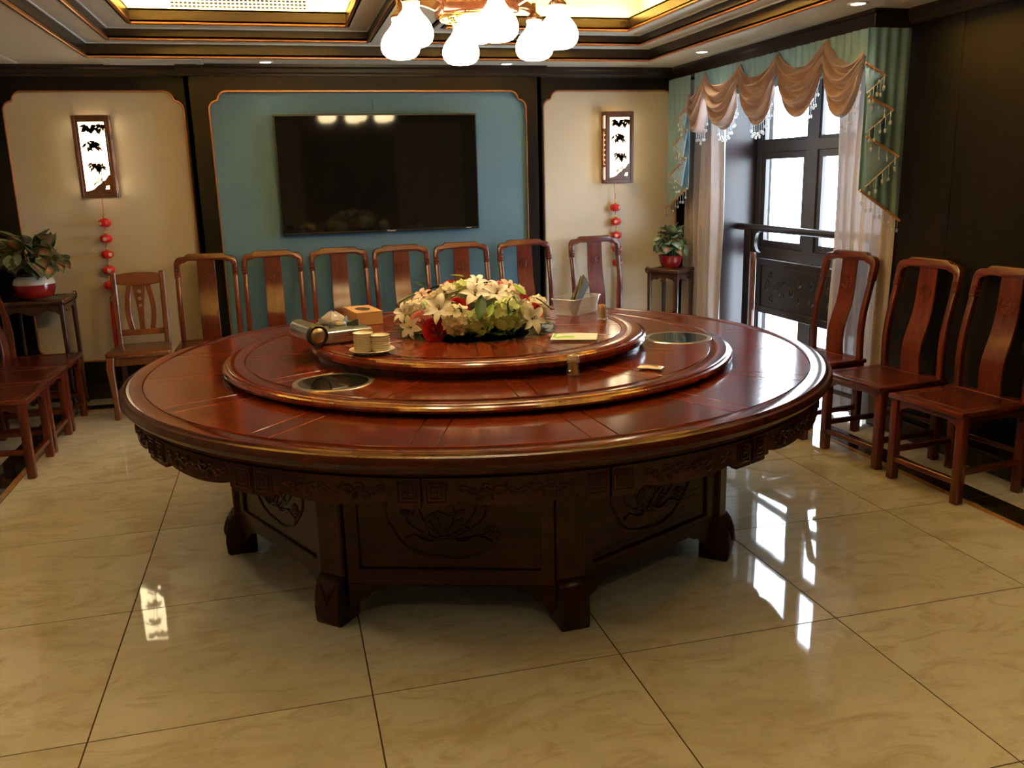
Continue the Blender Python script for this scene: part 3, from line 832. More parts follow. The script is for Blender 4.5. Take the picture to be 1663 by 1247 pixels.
# ------------------------------------------------------------------ chairs
def yb(z):
    pts = [(0.40, 0.192), (0.50, 0.188), (0.60, 0.186), (0.70, 0.196), (0.80, 0.218), (0.90, 0.244), (1.0, 0.262), (1.06, 0.27)]
    for (z0, y0), (z1, y1) in zip(pts, pts[1:]):
        if z <= z1:
            t = (z - z0) / (z1 - z0)
            return y0 + (y1 - y0) * t
    return pts[-1][1]
def ys_(z):     # splat: fuller S curve
    pts = [(0.40, 0.186), (0.48, 0.178), (0.54, 0.177), (0.60, 0.184), (0.66, 0.202), (0.72, 0.224), (0.78, 0.239), (0.84, 0.247), (0.92, 0.252), (1.0, 0.259), (1.06, 0.266)]
    for (z0, y0), (z1, y1) in zip(pts, pts[1:]):
        if z <= z1:
            return y0 + (y1 - y0) * (z - z0) / (z1 - z0)
    return pts[-1][1]

def make_chair(label):
    t = thing('carved_chair', label, 'chair', group='carved dining chairs')
    SH = 0.44
    seat = obj('seat', B().prism(rect(-0.223, 0.223, -0.228, 0.222), SH - 0.026, SH, 'xy', [rect(-0.175, 0.175, -0.170, 0.165)]), 'chair_wood_flat', t, bev=0.006, seg=2)
    obj('seat_panel', B().bb(-0.173, 0.173, -0.168, 0.163, SH - 0.018, SH - 0.002), 'chair_wood_flat', t, bev=0.002)
    lg = mesh_of(B().sweep([(0, 0, 0), (0, 0, 0.415)], (1, 0, 0), 0.043, 0.043), 'leg', 'chair_wood', 0.006, 2)
    for sx in (-1, 1):
        for y in (-0.19, 0.188): link('leg', lg, t, (sx * 0.198, y, 0))
    pf = [(-0.178, 0.414), (-0.178, 0.35), (-0.172, 0.35), (-0.16, 0.366), (-0.135, 0.374), (-0.12, 0.384)]
    pf = pf + [(-x, z) for x, z in reversed(pf)]
    af = mesh_of(B().prism(pf, -0.009, 0.009, 'xz'), 'apron', 'chair_wood_flat', 0.002)
    link('apron', af, t, (0, -0.19, 0)); link('apron', af, t, (0, 0.19, 0))
    for sx in (-1, 1): link('apron', af, t, (sx * 0.198, 0, 0), (0, 0, pi / 2), (0.96, 1, 1))
    obj('stretcher', B().box((0, -0.19, 0.105), (0.36, 0.030, 0.026)), 'chair_wood_flat', t, bev=0.003)
    obj('stretcher', B().box((0, 0.19, 0.20), (0.36, 0.022, 0.026)), 'chair_wood_flat', t, bev=0.003)
    for sx in (-1, 1): obj('stretcher', B().box((sx * 0.198, 0, 0.15), (0.024, 0.34, 0.028)), 'chair_wood_flat', t, bev=0.003)
    zs = [0.43 + 0.52 * i / 12 for i in range(13)]
    st = mesh_of(B().sweep([(0, yb(z), z) for z in zs], (1, 0, 0), [0.034 if z < 0.9 else 0.036 for z in zs], 0.032), 'stile', 'chair_wood', 0.008, 2)
    for sx in (-1, 1):
        so = link('stile', st, t, (sx * 0.196, 0, 0))
        kb = B()
        for z in (0.892, 0.914, 0.936):
            kb.box((0, yb(z) - 0.0185, z), (0.030, 0.006, 0.012)); kb.box((0.0, yb(z), z), (0.041, 0.030, 0.010))
        obj('fret_block', kb, 'chair_wood', so, bev=0.002)
    hp = [(0, 1.046), (0.112, 1.046), (0.124, 1.044), (0.134, 1.038), (0.140, 1.031), (0.150, 1.028), (0.178, 1.026), (0.195, 1.019), (0.207, 1.005), (0.2145, 0.985), (0.216, 0.955), (0.216, 0.885), (0.178, 0.885), (0.178, 0.962), (0.172, 0.976), (0.158, 0.984), (0.140, 0.985), (0.134, 0.992), (0.120, 0.996), (0, 0.996)]
    poly = hp + [(-x, z) for x, z in reversed(hp[1:-1])]
    def tilt(q): return (q[0], q[1] + yb(q[2]), q[2])
    obj('top_rail', B().prism(poly, -0.020, 0.020, 'xz', fn=tilt), 'chair_wood_flat', t, bev=0.008, seg=2)
    zz = [0.43 + 0.575 * i / 24 for i in range(25)]
    sp = obj('splat', B().sweep([(0, ys_(z), z) for z in zz], (1, 0, 0), [0.132 - 0.012 * i / 24 for i in range(25)], 0.014), 'chair_wood', t, bev=0.003)
    zc = 0.865; yc = ys_(zc) - 0.0075
    tl = atan2(ys_(zc + 0.03) - ys_(zc - 0.03), 0.06)
    M = Matrix.Translation((0, yc, zc)) @ Matrix.Rotation(-tl, 4, 'X')
    mb = B()
    mb.tube([(0.041 * cos(2 * pi * i / 28), 0, 0.041 * sin(2 * pi * i / 28)) for i in range(28)], 0.0034, 5, True, M)
    for a0 in (0.2, 2.3, 4.4):
        mb.tube([(q[0], 0, q[2]) for q in spiral(0.019 * cos(a0), 0.019 * sin(a0), 0.015, 1.0, a0, 1, 10)], 0.0032, 5, False, M)
    mb.ball((0, 0, 0), (0.008, 0.004, 0.008), 8, 5, M)
    for i in range(8): mb.ball((0.031 * cos(i * pi / 4), 0, 0.031 * sin(i * pi / 4)), (0.006, 0.0035, 0.006), 6, 4, M)
    obj('medallion', mb, 'chair_wood', sp)
    return t

BACKROW = [(-0.542, 6.370, 'carved red-brown chair in the back row, standing next to the plain slatted chair'),
           (-0.083, 6.395, 'carved red-brown chair in the back row, second from the plain slatted chair'),
           (0.395, 6.395, 'carved red-brown chair under the left half of the television, behind the stove'),
           (0.858, 6.395, 'carved red-brown chair below the middle of the television, behind the flowers'),
           (1.322, 6.395, 'carved red-brown chair below the right end of the television'),
           (1.823, 6.395, 'carved red-brown chair straddling the teal panel edge, behind the clear plastic box'),
           (2.420, 6.440, 'carved red-brown chair in front of the right red lantern string')]
c0 = make_chair(BACKROW[0][2])
c0.location = (BACKROW[0][0], BACKROW[0][1], 0)
rj = random.Random(5)
for x, y, lab in BACKROW[1:]:
    dup(c0, (x, y, 0), rj.uniform(-0.015, 0.015), lab)
for x, y, rz, lab in ((2.985, 4.505, -1.45, 'carved red-brown chair by the curtain, furthest of the right row'),
                  (3.05, 3.925, -1.47, 'carved red-brown chair in the middle of the right row along the dark wall'),
                  (3.075, 3.39, -1.47, 'carved red-brown chair nearest the camera along the right wall')):
    dup(c0, (x, y, 0), rz, lab)
for y, lab in ((5.21, 'carved red-brown chair at the left edge, nearest the camera'),
               (5.685, 'carved red-brown chair in the middle of the left row'),
               (6.16, 'carved red-brown chair of the left row beside the plant stand')):
    dup(c0, (-1.60, y, 0), 1.57, lab)

# the odd one out: plain slatted chair
t = thing('slatted_chair', 'lighter brown chair with pierced middle slat beside the left red lantern string', 'chair', (-0.988, 6.325, 0), 0.03)
so = [(-0.208, -0.17), (-0.195, -0.205), (-0.10, -0.222), (0.10, -0.222), (0.195, -0.205), (0.208, -0.17), (0.176, 0.19), (-0.176, 0.19)]
obj('seat', B().prism(so, 0.425, 0.455, 'xy'), 'brown_chair_wood', t, bev=0.008, seg=2)
for sx in (-1, 1):
    obj('leg', B().sweep([(sx * x, -0.17 + dy, z) for x, dy, z in ((0.175, -0.012, 0.43), (0.183, -0.02, 0.36), (0.180, -0.008, 0.24), (0.174, 0.0, 0.10), (0.178, -0.006, 0))], (1, 0, 0), [0.05, 0.05, 0.042, 0.036, 0.038], [0.05, 0.05, 0.042, 0.036, 0.038]), 'brown_chair_wood', t, bev=0.006)
    obj('leg', B().sweep([(sx * 0.152, 0.175 + dy, z) for dy, z in ((0.04, 0), (0.01, 0.2), (0, 0.43))], (1, 0, 0), 0.036, 0.036), 'brown_chair_wood', t, bev=0.005)
    obj('stile', B().sweep([(sx * (0.155 + 0.006 * (z - 0.43)), 0.175 + 0.16 * (z - 0.43) ** 1.3, z) for z in [0.43 + 0.515 * i / 8 for i in range(9)]], (1, 0, 0), 0.038, 0.030), 'brown_chair_wood', t, bev=0.006)
    obj('apron', B().box((sx * 0.160, 0, 0.395), (0.02, 0.32, 0.055)), 'brown_chair_wood', t, bev=0.003)
    obj('stretcher', B().box((sx * 0.160, 0, 0.17), (0.02, 0.34, 0.025)), 'brown_chair_wood', t, bev=0.003)
    sl = [(sx * (0.062 + 0.022 * sin(pi * (z - 0.53) / 0.32)), 0.175 + 0.16 * (z - 0.43) ** 1.3, z) for z in [0.535 + 0.32 * i / 10 for i in range(11)]]
    obj('side_slat', B().sweep(sl, (1, 0, 0), 0.036, 0.012), 'brown_chair_wood', t, bev=0.003)
obj('apron', B().box((0, -0.178, 0.395), (0.31, 0.02, 0.055)), 'brown_chair_wood', t, bev=0.003)
obj('stretcher', B().box((0, 0.0, 0.17), (0.34, 0.02, 0.025)), 'brown_chair_wood', t, bev=0.003)
def tl2(q): return (q[0], q[1] + 0.175 + 0.16 * max(0, q[2] - 0.43) ** 1.3, q[2])
tp = [(-0.143, 0.865), (-0.08, 0.854), (0, 0.850), (0.08, 0.854), (0.143, 0.865), (0.143, 0.930), (0.08, 0.940), (0, 0.944), (-0.08, 0.940), (-0.143, 0.930)]
obj('top_rail', B().prism(tp, -0.012, 0.012, 'xz', fn=tl2), 'brown_chair_wood', t, bev=0.004)
obj('lower_rail', B().prism(rect(-0.143, 0.143, 0.512, 0.552), -0.011, 0.011, 'xz', fn=tl2), 'brown_chair_wood', t, bev=0.003)
ms = [(-0.042, 0.858), (-0.036, 0.80), (-0.022, 0.70), (-0.017, 0.60), (-0.018, 0.545), (0.018, 0.545), (0.017, 0.60), (0.022, 0.70), (0.036, 0.80), (0.042, 0.858)]
holes = [[(x, z) for x, z in arc(0, zc, r, 0, 360 - 30, 11)] for zc, r in ((0.812, 0.0150), (0.762, 0.0135), (0.716, 0.011))]
obj('middle_slat', B().prism(ms, -0.006, 0.006, 'xz', holes, fn=tl2), 'brown_chair_wood', t)

# ------------------------------------------------------------------ television
t = thing('television', 'large black wall-mounted flat television on the teal panel', 'television', (0.747, YBAY - 0.0225, 1.14))
TW, TH = 0.742, 0.856
obj('housing', B().bb(-TW, TW, -0.040, -0.012, 0, TH).bb(-0.3, 0.3, -0.012, -0.002, 0.2, 0.6), 'black_plastic', t, bev=0.004)
t.rotation_euler = (radians(1.0), 0, 0)          # tips slightly towards the table
sc_ = obj('screen', B().bb(-TW + 0.010, TW - 0.010, -0.0415, -0.038, 0.018, TH - 0.010), 'tv_screen', t)
def text_part(txt, size, mat, parent, loc, rot, name='logo', ext=0.0006):
    cu = bpy.data.curves.new(name, 'FONT'); cu.body = txt; cu.size = size; cu.align_x = 'CENTER'; cu.extrude = ext
    o = bpy.data.objects.new('tmp', cu); C.objects.link(o)
    dg = bpy.context.evaluated_depsgraph_get(); dg.update()
    me = bpy.data.meshes.new_from_object(o.evaluated_get(dg))
    bpy.data.objects.remove(o); me.name = name
    me.materials.clear(); me.materials.append(MAT[mat])
    return link(name, me, parent, loc, rot)
text_part('Hisense', 0.020, 'white_ink', t, (0.06, -0.0405, 0.004), (pi / 2, 0, 0))
obj('badge', B().box((0.66, -0.0405, 0.010), (0.04, 0.001, 0.003)), 'white_ink', t)

# ------------------------------------------------------------------ wall lanterns
def sconce(x, lab, cone):
    t = thing('wall_lantern', lab, 'wall lamp', (x, YB, 1.452))
    W, H, D = 0.118, 0.552, 0.098
    # local: y negative into the room
    obj('back_plate', B().bb(-W, W, -0.014, -0.004, 0.0, H), 'lamplit_wood', t, bev=0.002)
    for sx in (-1, 1):
        for y in (-D, -0.022):
            obj('corner_post', B().box((sx * (W - 0.011), y, H / 2), (0.022, 0.022, H)), 'lantern_wood', t, bev=0.002)
    for z in (0.014, H - 0.014):
        obj('rail', B().box((0, -D, z), (2 * W - 0.044, 0.020, 0.028)), 'lantern_wood', t, bev=0.002)
        for sx in (-1, 1): obj('rail', B().box((sx * (W - 0.011), -D / 2 - 0.011, z), (0.018, D - 0.044, 0.028)), 'lantern_wood', t, bev=0.002)
    obj('diffuser', B().bb(-W + 0.018, W - 0.018, -D + 0.006, -0.024, 0.026, H - 0.026), 'lantern_diffuser', t, bev=0.004)
    for z in (0.0, H - 0.012):
        obj('cap', B().box((0, -D / 2 - 0.01, z + 0.006), (2 * W - 0.05, D - 0.04, 0.012)), 'lamplit_wood', t, bev=0.002)
    # side lattice: bars and a wavy row
    for sx in (-1, 1):
        lb = B()
        xs_ = sx * (W - 0.011)
        for z in (0.135, 0.415): lb.box((xs_, -D / 2 - 0.011, z), (0.012, D - 0.040, 0.020))
        for k in range(7):
            lb.ball((xs_, -D / 2 - 0.011, 0.165 + 0.0385 * k), (0.006, 0.019, 0.017), 8, 6)
        obj('side_lattice', lb, 'lamplit_wood', t)
    # bamboo picture cut from wood in front of the lit panel
    fr = obj('picture_frame', B().prism(rect(-W + 0.022, W - 0.022, 0.028, H - 0.028), -D - 0.004, -D + 0.004, 'xz', [rect(-W + 0.038, W - 0.034, 0.046, H - 0.044)]), 'lantern_wood', t, bev=0.001)
    cut = B()
    y0, y1 = -D - 0.003, -D + 0.002
    def leaf(x, z, L, w, a):
        c_, s_ = cos(a), sin(a)
        pts = [(0, 0), (L * 0.35, w), (L, 0), (L * 0.35, -w)]
        cut.prism([(x + p * c_ - q * s_, z + p * s_ + q * c_) for p, q in pts], y0, y1, 'xz')
    rl = random.Random(11)
    for (cx, cz, sp, n_) in ((0.012, 0.470, 0.060, 46), (-0.004, 0.360, 0.040, 30), (0.006, 0.214, 0.042, 28)):
        for i in range(n_):
            x = max(-W + 0.05, min(W - 0.05, cx + rl.uniform(-sp, sp)))
            leaf(x, cz + rl.uniform(-0.014, 0.026), rl.uniform(0.028, 0.056), 0.0085, rl.uniform(-2.9, -0.2))
    cut.tube([(0.030, (y0 + y1) / 2, 0.09), (0.026, (y0 + y1) / 2, 0.20), (0.016, (y0 + y1) / 2, 0.34), (0.018, (y0 + y1) / 2, 0.47)], [0.004, 0.003, 0.0022, 0.0018], 5)
    cut.tube([(0.006, (y0 + y1) / 2, 0.08), (0.002, (y0 + y1) / 2, 0.22), (-0.004, (y0 + y1) / 2, 0.37)], [0.003, 0.002, 0.0016], 5)
    cut.prism([(-W + 0.036, 0.044), (W - 0.032, 0.044), (W - 0.032, 0.155), (W - 0.045, 0.150), (0.050, 0.118), (0.035, 0.112), (0.020, 0.098), (0.012, 0.090), (-0.006, 0.080), (-0.03, 0.058), (-0.055, 0.050)], y0, y1, 'xz', [[(0.045, 0.056), (0.070, 0.056), (0.072, 0.082), (0.052, 0.078)]])
    for i in range(6): leaf(-0.03 + 0.012 * i, 0.075 + 0.006 * i, 0.04, 0.004, 1.2 + 0.15 * i)
    obj('bamboo_cutout', cut, 'lantern_wood', fr)
    return t
sconce(-1.21, 'lit wooden wall lantern with bamboo cutout on the left cream panel', 1)
sconce(2.665, 'lit wooden wall lantern with bamboo cutout beside the window curtain', 1)

# red lantern strings under the wall lanterns
def lantern_string(x, ztop, dz, first, sway, lab):
    t = thing('lantern_string', lab, 'wall ornament', (x, YB - 0.05, ztop))
    zl = [first - dz * i for i in range(5)]
    path = [(0, 0, 0)] + [(sway * (i + 1), 0, z) for i, z in enumerate(zl)] + [(sway * 7, 0, zl[-1] - 0.10)]
    obj('cord', B().tube(path, 0.0022, 5), 'red_fabric', t)
    lp = [(0.0001, -0.030), (0.018, -0.0295), (0.034, -0.022), (0.041, -0.008), (0.041, 0.008), (0.034, 0.022), (0.018, 0.0295), (0.0001, 0.030)]
    def ribbed():
        b = B()
        n_ = 30
        def fn(u, v):
            i = v * (len(lp) - 1); k = min(int(i), len(lp) - 2); f = i - k
            r = lp[k][0] + (lp[k + 1][0] - lp[k][0]) * f; z = lp[k][1] + (lp[k + 1][1] - lp[k][1]) * f
            r *= 1 + 0.035 * cos(10 * 2 * pi * u)
            return (r * cos(2 * pi * u), r * sin(2 * pi * u), z)
        return b.grid(fn, n_, 14, True)
    lm = mesh_of(ribbed(), 'red_lantern', 'red_lantern')
    em = B()
    for i in range(6):
        a = i * pi / 3
        em.ball((0.0085 * cos(a), -0.0415, 0.0085 * sin(a)), (0.006, 0.0025, 0.006), 7, 4)
    em.ball((0, -0.042, 0), (0.008, 0.0025, 0.008), 7, 4)
    emm = mesh_of(em, 'emblem', 'petal_peach')
    gb = B(); gb.ball((0, 0, 0.046), 0.0095, 10, 6); gb.ball((0, 0, 0.060), 0.0065, 8, 6); gb.lathe([(0.004, 0.036), (0.020, 0.029), (0.021, 0.027), (0.004, 0.030)], 12)
    gm = mesh_of(gb, 'gold_bead', 'brass')
    for i, z in enumerate(zl):
        l = link('red_lantern', lm, t, (sway * (i + 1), 0, z), (0, 0, rj.uniform(-0.7, 0.7)))
        link('emblem', emm, l); link('gold_bead', gm, l)
    zt_ = zl[-1] - 0.075
    obj('tassel_cap', B().lathe([(0.004, 0.0), (0.012, -0.006), (0.014, -0.03), (0.013, -0.045)], 12, Matrix.Translation((sway * 6.5, 0, zt_))), 'brass', t)
    tb = B()
    for i in range(16):
        a = i * 2 * pi / 16
        tb.tube([(sway * 6.5 + 0.009 * cos(a), 0.009 * sin(a), zt_ - 0.04), (sway * 6.8 + 0.0135 * cos(a), 0.0135 * sin(a), zt_ - 0.20), (sway * 7 + 0.014 * cos(a), 0.014 * sin(a), zt_ - 0.385 + rj.uniform(-.006, .006))], 0.0036, 5)
    obj('tassel', tb, 'red_fabric', t)
lantern_string(-1.206, 1.462, 0.111, -0.186, -0.004, 'string of five small red lanterns with tassel behind the slatted chair')
lantern_string(2.645, 1.462, 0.112, -0.205, 0.005, 'string of five small red lanterns hanging left of the plant stand by the window')

# ------------------------------------------------------------------ window drapery
# gathered mint backing along the pelmet
def backing():
    b = B()
    def fn(u, v):
        y = 4.33 + (6.41 - 4.33) * u
        return (3.118 + 0.007 * sin(u * 190) + 0.004 * sin(u * 71 + 1), y, 2.245 - 0.21 * v)
    return b.grid(fn, 220, 4)
val = thing('curtain_valance', 'satin curtain valance with rose swags on mint backing above the window', 'valance', (0, 0, 0))
obj('backing_cloth', backing(), 'mint_cloth', val, solid=0.003)
PEAK = [6.42, 6.172, 5.668, 5.189, 4.682, 4.318]
def bead_strand(b, x, y, z, L):
    b.tube([(x, y, z), (x, y, z - L)], 0.0011, 4)
    k = 0.0
    while k < L - 0.012:
        b.ball((x, y, z - k - 0.004), (0.0034, 0.0034, 0.0042), 6, 4); k += 0.011
    b.ball((x, y, z - L - 0.006), (0.0100, 0.0100, 0.0125), 4, 4)
def swag(y0, y1, zbot, k):
    ph = k * 1.3
    def pos(u, v):
        s = 1 - abs(2 * u - 1) ** 2.3
        zt = 2.232 - 0.115 * s - (0.13 * (1 - u) ** 2 if k == 0 else 0.11 * u * u if k == 4 else 0)
        zb = 2.035 - (2.035 - zbot) * s
        # gather near the pins
        w_ = v + 0.03 * sin(6 * pi * v + ph) * (1 - s)
        z = zt + (zb - zt) * w_
        y = y0 + (y1 - y0) * (0.5 + (u - 0.5) * (1 - 0.16 * v * (1 - s) - 0.03 * v))
        fold = sin(2 * pi * (3.6 * v ** 0.85) + ph + 1.1 * (u - 0.5)) 
        fine = sin(2 * pi * (7.4 * v) + 2 * ph + 3.0 * u) + 0.6 * sin(2 * pi * 12.3 * v + ph - 4 * u)
        x = 3.108 - 0.030 * sqrt(max(0, s)) * (0.35 + 0.65 * sin(pi * min(1, v * 1.05))) - 0.024 * fold * (0.32 + 0.68 * s) - 0.0062 * fine - 0.012
        if v > 0.94: x += 0.02 * (v - 0.94) / 0.06
        return (x, y, z)
    o = obj('swag', B().grid(pos, 40, 56), 'satin_rose', val, solid=0.003)
    fb = B()
    n = int((y1 - y0) / -0.024)
    for i in range(1, n):
        u = i / n
        if u < 0.28: continue
        p = pos(u, 1.0)
        bead_strand(fb, p[0] + 0.004, p[1], p[2] + 0.004, 0.052 + 0.022 * (i % 2))
    f = obj('bead_fringe', fb, 'crystal', o)
    f['kind'] = 'stuff'
for k, zb in enumerate((1.805, 1.812, 1.812, 1.83, 1.80)):
    swag(PEAK[k], PEAK[k + 1], zb, k)

def jabot(name, label, M, W, cuts, zbot0, zbot1, ztop=2.24):
    # local: x across (0 = inner edge), y out of the cloth towards the viewer is negative, z up
    t = thing(name, label, 'curtain', (0, 0, 0))
    t.matrix_world = M
    def fn(u, v):
        zl = zbot0 + (zbot1 - zbot0) * u
        return (W * u, 0.0055 * sin(u * 4.2 * 2 * pi) * (0.6 + 0.4 * v), ztop + (zl - ztop) * v)
    obj('pleated_cloth', B().grid(fn, 60, 16), 'mint_cloth', t, solid=0.003)
    def braid(p, q, parent, r=0.0075):
        n_ = 14
        obj('braid', B().tube([(p[0] + (q[0] - p[0]) * i / n_, p[1] + (q[1] - p[1]) * i / n_, p[2] + (q[2] - p[2]) * i / n_ + 0.0015 * (i % 2)) for i in range(n_ + 1)], r, 6), 'braid_trim', parent)
    def beads(p, q, parent, n_, L):
        b = B()
        for i in range(n_):
            f = (i + 0.5) / n_
            bead_strand(b, p[0] + (q[0] - p[0]) * f, p[1] + (q[1] - p[1]) * f, p[2] + (q[2] - p[2]) * f, L + 0.02 * (i % 2))
        o = obj('bead_fringe', b, 'crystal', parent); o['kind'] = 'stuff'
    for i, (a, tip, c) in enumerate(cuts):
        y = -0.020 - 0.006 * i
        A_, T_, C_ = Vector((a[0], y + 0.006, a[1])), Vector((tip[0], y, tip[1])), Vector((c[0], y - 0.024, c[1]))
        def tri(u, v):
            p = A_.lerp(C_, v); q = p.lerp(T_, u * 0.999)
            return (q.x, q.y - 0.012 * sin(pi * u) * sin(pi * v), q.z)
        f = obj('folded_flap', B().grid(tri, 10, 10), 'blue_lining', t, solid=0.003)
        braid(A_ + Vector((0, -0.006, 0)), T_ + Vector((0, -0.006, 0)), f)
        obj('hem', B().tube([T_ + Vector((0, -0.004, 0)), T_.lerp(C_, 0.5) + Vector((0, -0.006, 0)), C_ + Vector((0, -0.004, 0))], 0.0032, 6), 'cream_fabric', f)
        beads(T_ + Vector((0, -0.012, 0)), C_ + Vector((0, -0.012, 0)), f, 5, 0.045)
        beads(A_ + Vector((0, -0.014, 0)), T_ + Vector((0, -0.014, 0)), f, 4, 0.05)
    p, q = (0, -0.012, zbot0), (W, -0.012, zbot1)
    braid(p, q, t)
    beads(p, q, t, 9, 0.055)
    return t
# near jabot on the end of the pelmet, facing the camera
jabot('curtain_jabot', 'mint zigzag jabot with copper braid at the near end of the valance', Matrix.Translation((3.085, 4.285, 0)), 0.268,
      [((-0.02, 2.060), (0.104, 1.995), (-0.02, 1.905)), ((0.006, 1.890), (0.160, 1.818), (-0.016, 1.700)), ((0.004, 1.684), (0.208, 1.574), (0.0, 1.420))], 1.400, 1.226)
# far jabot on the front of the pelmet next to the back wall
jabot('curtain_jabot', 'mint zigzag jabot with braid at the far end of the valance near the wall lantern',
      Matrix.Translation((3.100, 6.43, 0)) @ Matrix.Rotation(pi / 2, 4, 'Z') @ Matrix.Scale(-1, 4, (0, 1, 0)), 0.40,
      [((-0.01, 2.02), (0.14, 1.94), (0.0, 1.85)), ((-0.01, 1.84), (0.22, 1.73), (0.0, 1.64)), ((-0.01, 1.63), (0.27, 1.50), (0.0, 1.42))], 1.40, 1.235)

def sheer(label, y0, y1, x0, amp, folds, ph, zt=2.23, zb=0.03, taper=0.0):
    def fn(u, v):
        c = (y0 + y1) / 2
        k = 1 - taper * sin(pi * min(1, v * 0.9)) * 0.5
        y = c + (u - 0.5) * (y1 - y0) * k
        x = x0 + amp * sin(2 * pi * folds * u + ph) + 0.35 * amp * sin(2 * pi * (folds * 2.3) * u + 3 * v + ph)
        return (x, y + 0.010 * sin(9 * v + 7 * u), zt + (zb - zt) * v)
    o = obj('sheer_curtain', B().grid(fn, 130, 24), 'sheer_cloth', None)
    return tag(o, label, 'curtain', 'sheer curtains')
sheer('narrow gathered grey sheer curtain at the far side of the window, behind the plant', 6.24, 6.80, 3.275, 0.040, 6, 0.4)
sheer('wide gathered mauve sheer curtain at the near side of the window', 4.325, 4.86, 3.335, 0.022, 6, 1.4)

# ------------------------------------------------------------------ carved guard rail before the window
XG = 3.58
t = thing('guard_rail', 'dark carved wooden guard rail standing in front of the window', 'railing', (XG, 5.5, 0))
obj('top_rail', B().tube([(0, -0.98 + 1.96 * i / 20, 1.088) for i in range(21)], 0.032, 12, flat=0.85), 'rail_wood', t)
for y in (0.80, -0.80):
    s_ = 1 if y > 0 else -1
    obj('post', B().bb(-0.03, 0.03, y - 0.05, y + 0.05, 0, 1.075), 'rail_wood', t, bev=0.004)
    # rounded spandrel between post and rail
    a = [(y - s_ * 0.05, 1.07), (y - s_ * 0.14, 1.07)] + [(y - s_ * (0.14 - 0.055 * sin(q * pi / 16)), 0.98 + 0.075 * cos(q * pi / 16)) for q in range(17)] + [(y - s_ * 0.14, 0.90), (y - s_ * 0.05, 0.90)]
    obj('spandrel', B().prism(a, -0.014, 0.014, 'yz'), 'rail_wood', t, bev=0.002)
    obj('inner_stile', B().bb(-0.04, -0.015, y - s_ * 0.105 - 0.025, y - s_ * 0.105 + 0.025, 0.0, 0.90), 'lantern_wood', t, bev=0.003)
obj('panel_frame', B().prism(rect(-0.66, 0.66, 0.445, 0.86), -0.018, 0.018, 'yz', [rect(-0.60, 0.60, 0.50, 0.81)]), 'rail_wood', t, bev=0.004)
pf = obj('panel_field', B().bb(-0.008, 0.008, -0.61, 0.61, 0.49, 0.82), 'rail_wood', t)
for s_ in (-1, 1):
    cb = B()
    for (yy, zz, r, a0, sg) in ((0.52, 0.66, 0.055, 0.5, 1), (0.47, 0.74, 0.035, 2.6, -1), (0.45, 0.58, 0.038, 4.0, 1), (0.38, 0.66, 0.045, 3.0, -1), (0.30, 0.60, 0.03, 0.2, 1), (0.28, 0.71, 0.032, 1.0, -1), (0.18, 0.65, 0.05, 2.0, 1), (0.08, 0.60, 0.03, 0.0, -1), (0.08, 0.72, 0.03, 3.3, 1)):
        cb.tube([(-0.009, s_ * q[0], q[2]) for q in spiral(yy, zz, r, 1.3, a0, sg, 16)], [0.009 - 0.004 * i / 16 for i in range(17)], 6)
    obj('scroll_carving', cb, 'rail_wood', pf)

# ------------------------------------------------------------------ plant stands and plants
def plant_stand(label, loc, rz, W=0.19, H=0.79):
    t = thing('plant_stand', label, 'plant stand', loc, rz, 'plant stands')
    obj('top_frame', B().prism(rect(-W - 0.01, W + 0.01, -W - 0.01, W + 0.01), H - 0.032, H, 'xy', [rect(-W + 0.045, W - 0.045, -W + 0.045, W - 0.045)]), 'stand_wood', t, bev=0.010, seg=3)
    obj('top_panel', B().bb(-W + 0.044, W - 0.044, -W + 0.044, W - 0.044, H - 0.022, H - 0.006), 'stand_wood', t)
    obj('waist', B().prism(rect(-W + 0.012, W - 0.012, -W + 0.012, W - 0.012), H - 0.050, H - 0.032, 'xy', [rect(-W + 0.03, W - 0.03, -W + 0.03, W - 0.03)]), 'stand_wood', t)
    lg = mesh_of(B().tube([(0, 0, 0), (0, 0, 0.05), (0, 0, 0.4), (0, 0, H - 0.035)], [0.016, 0.014, 0.015, 0.018], 12), 'leg', 'stand_wood')
    pts = [(-W + 0.02, H - 0.045), (W - 0.02, H - 0.045), (W - 0.02, H - 0.10), (W - 0.035, H - 0.098), (W - 0.055, H - 0.082), (W - 0.10, H - 0.072), (W - 0.13, H - 0.082), (0.03, H - 0.098), (0, H - 0.104)]
    pts = pts + [(-x, z) for x, z in reversed(pts[2:-1])]
    br = mesh_of(B().prism(pts, -0.007, 0.007, 'xz'), 'cusped_apron', 'stand_wood', 0.002)
    sb = mesh_of(B().box((0, 0, 0.16), (2 * W - 0.05, 0.016, 0.022)), 'stretcher', 'stand_wood', 0.003)
    for k in range(4):
        a = k * pi / 2
        link('leg', lg, t, ((W - 0.012) * (1 if k in (0, 3) else -1), (W - 0.012) * (1 if k < 2 else -1), 0))
        link('cusped_apron', br, t, ((W - 0.012) * sin(a), -(W - 0.012) * cos(a), 0), (0, 0, a))
        link('stretcher', sb, t, ((W - 0.012) * sin(a), -(W - 0.012) * cos(a), 0), (0, 0, a))
    for sx in (-1, 1):
        obj('scroll_ear', B().tube([(sx * (W + 0.004), q[0] + W - 0.01, q[2]) for q in spiral(0, H - 0.005, 0.028, 0.9, 4.2, 1, 12)], [0.013 - 0.004 * i / 12 for i in range(13)], 8), 'stand_wood', t)
    return t
plant_stand('dark wooden plant stand with scrolled corners in the left corner', (-1.655, 6.62, 0), 0, 0.19, 0.795)
plant_stand('dark wooden plant stand between the right lantern string and the curtain', (3.02, 6.56, 0), radians(38), 0.135, 0.775)

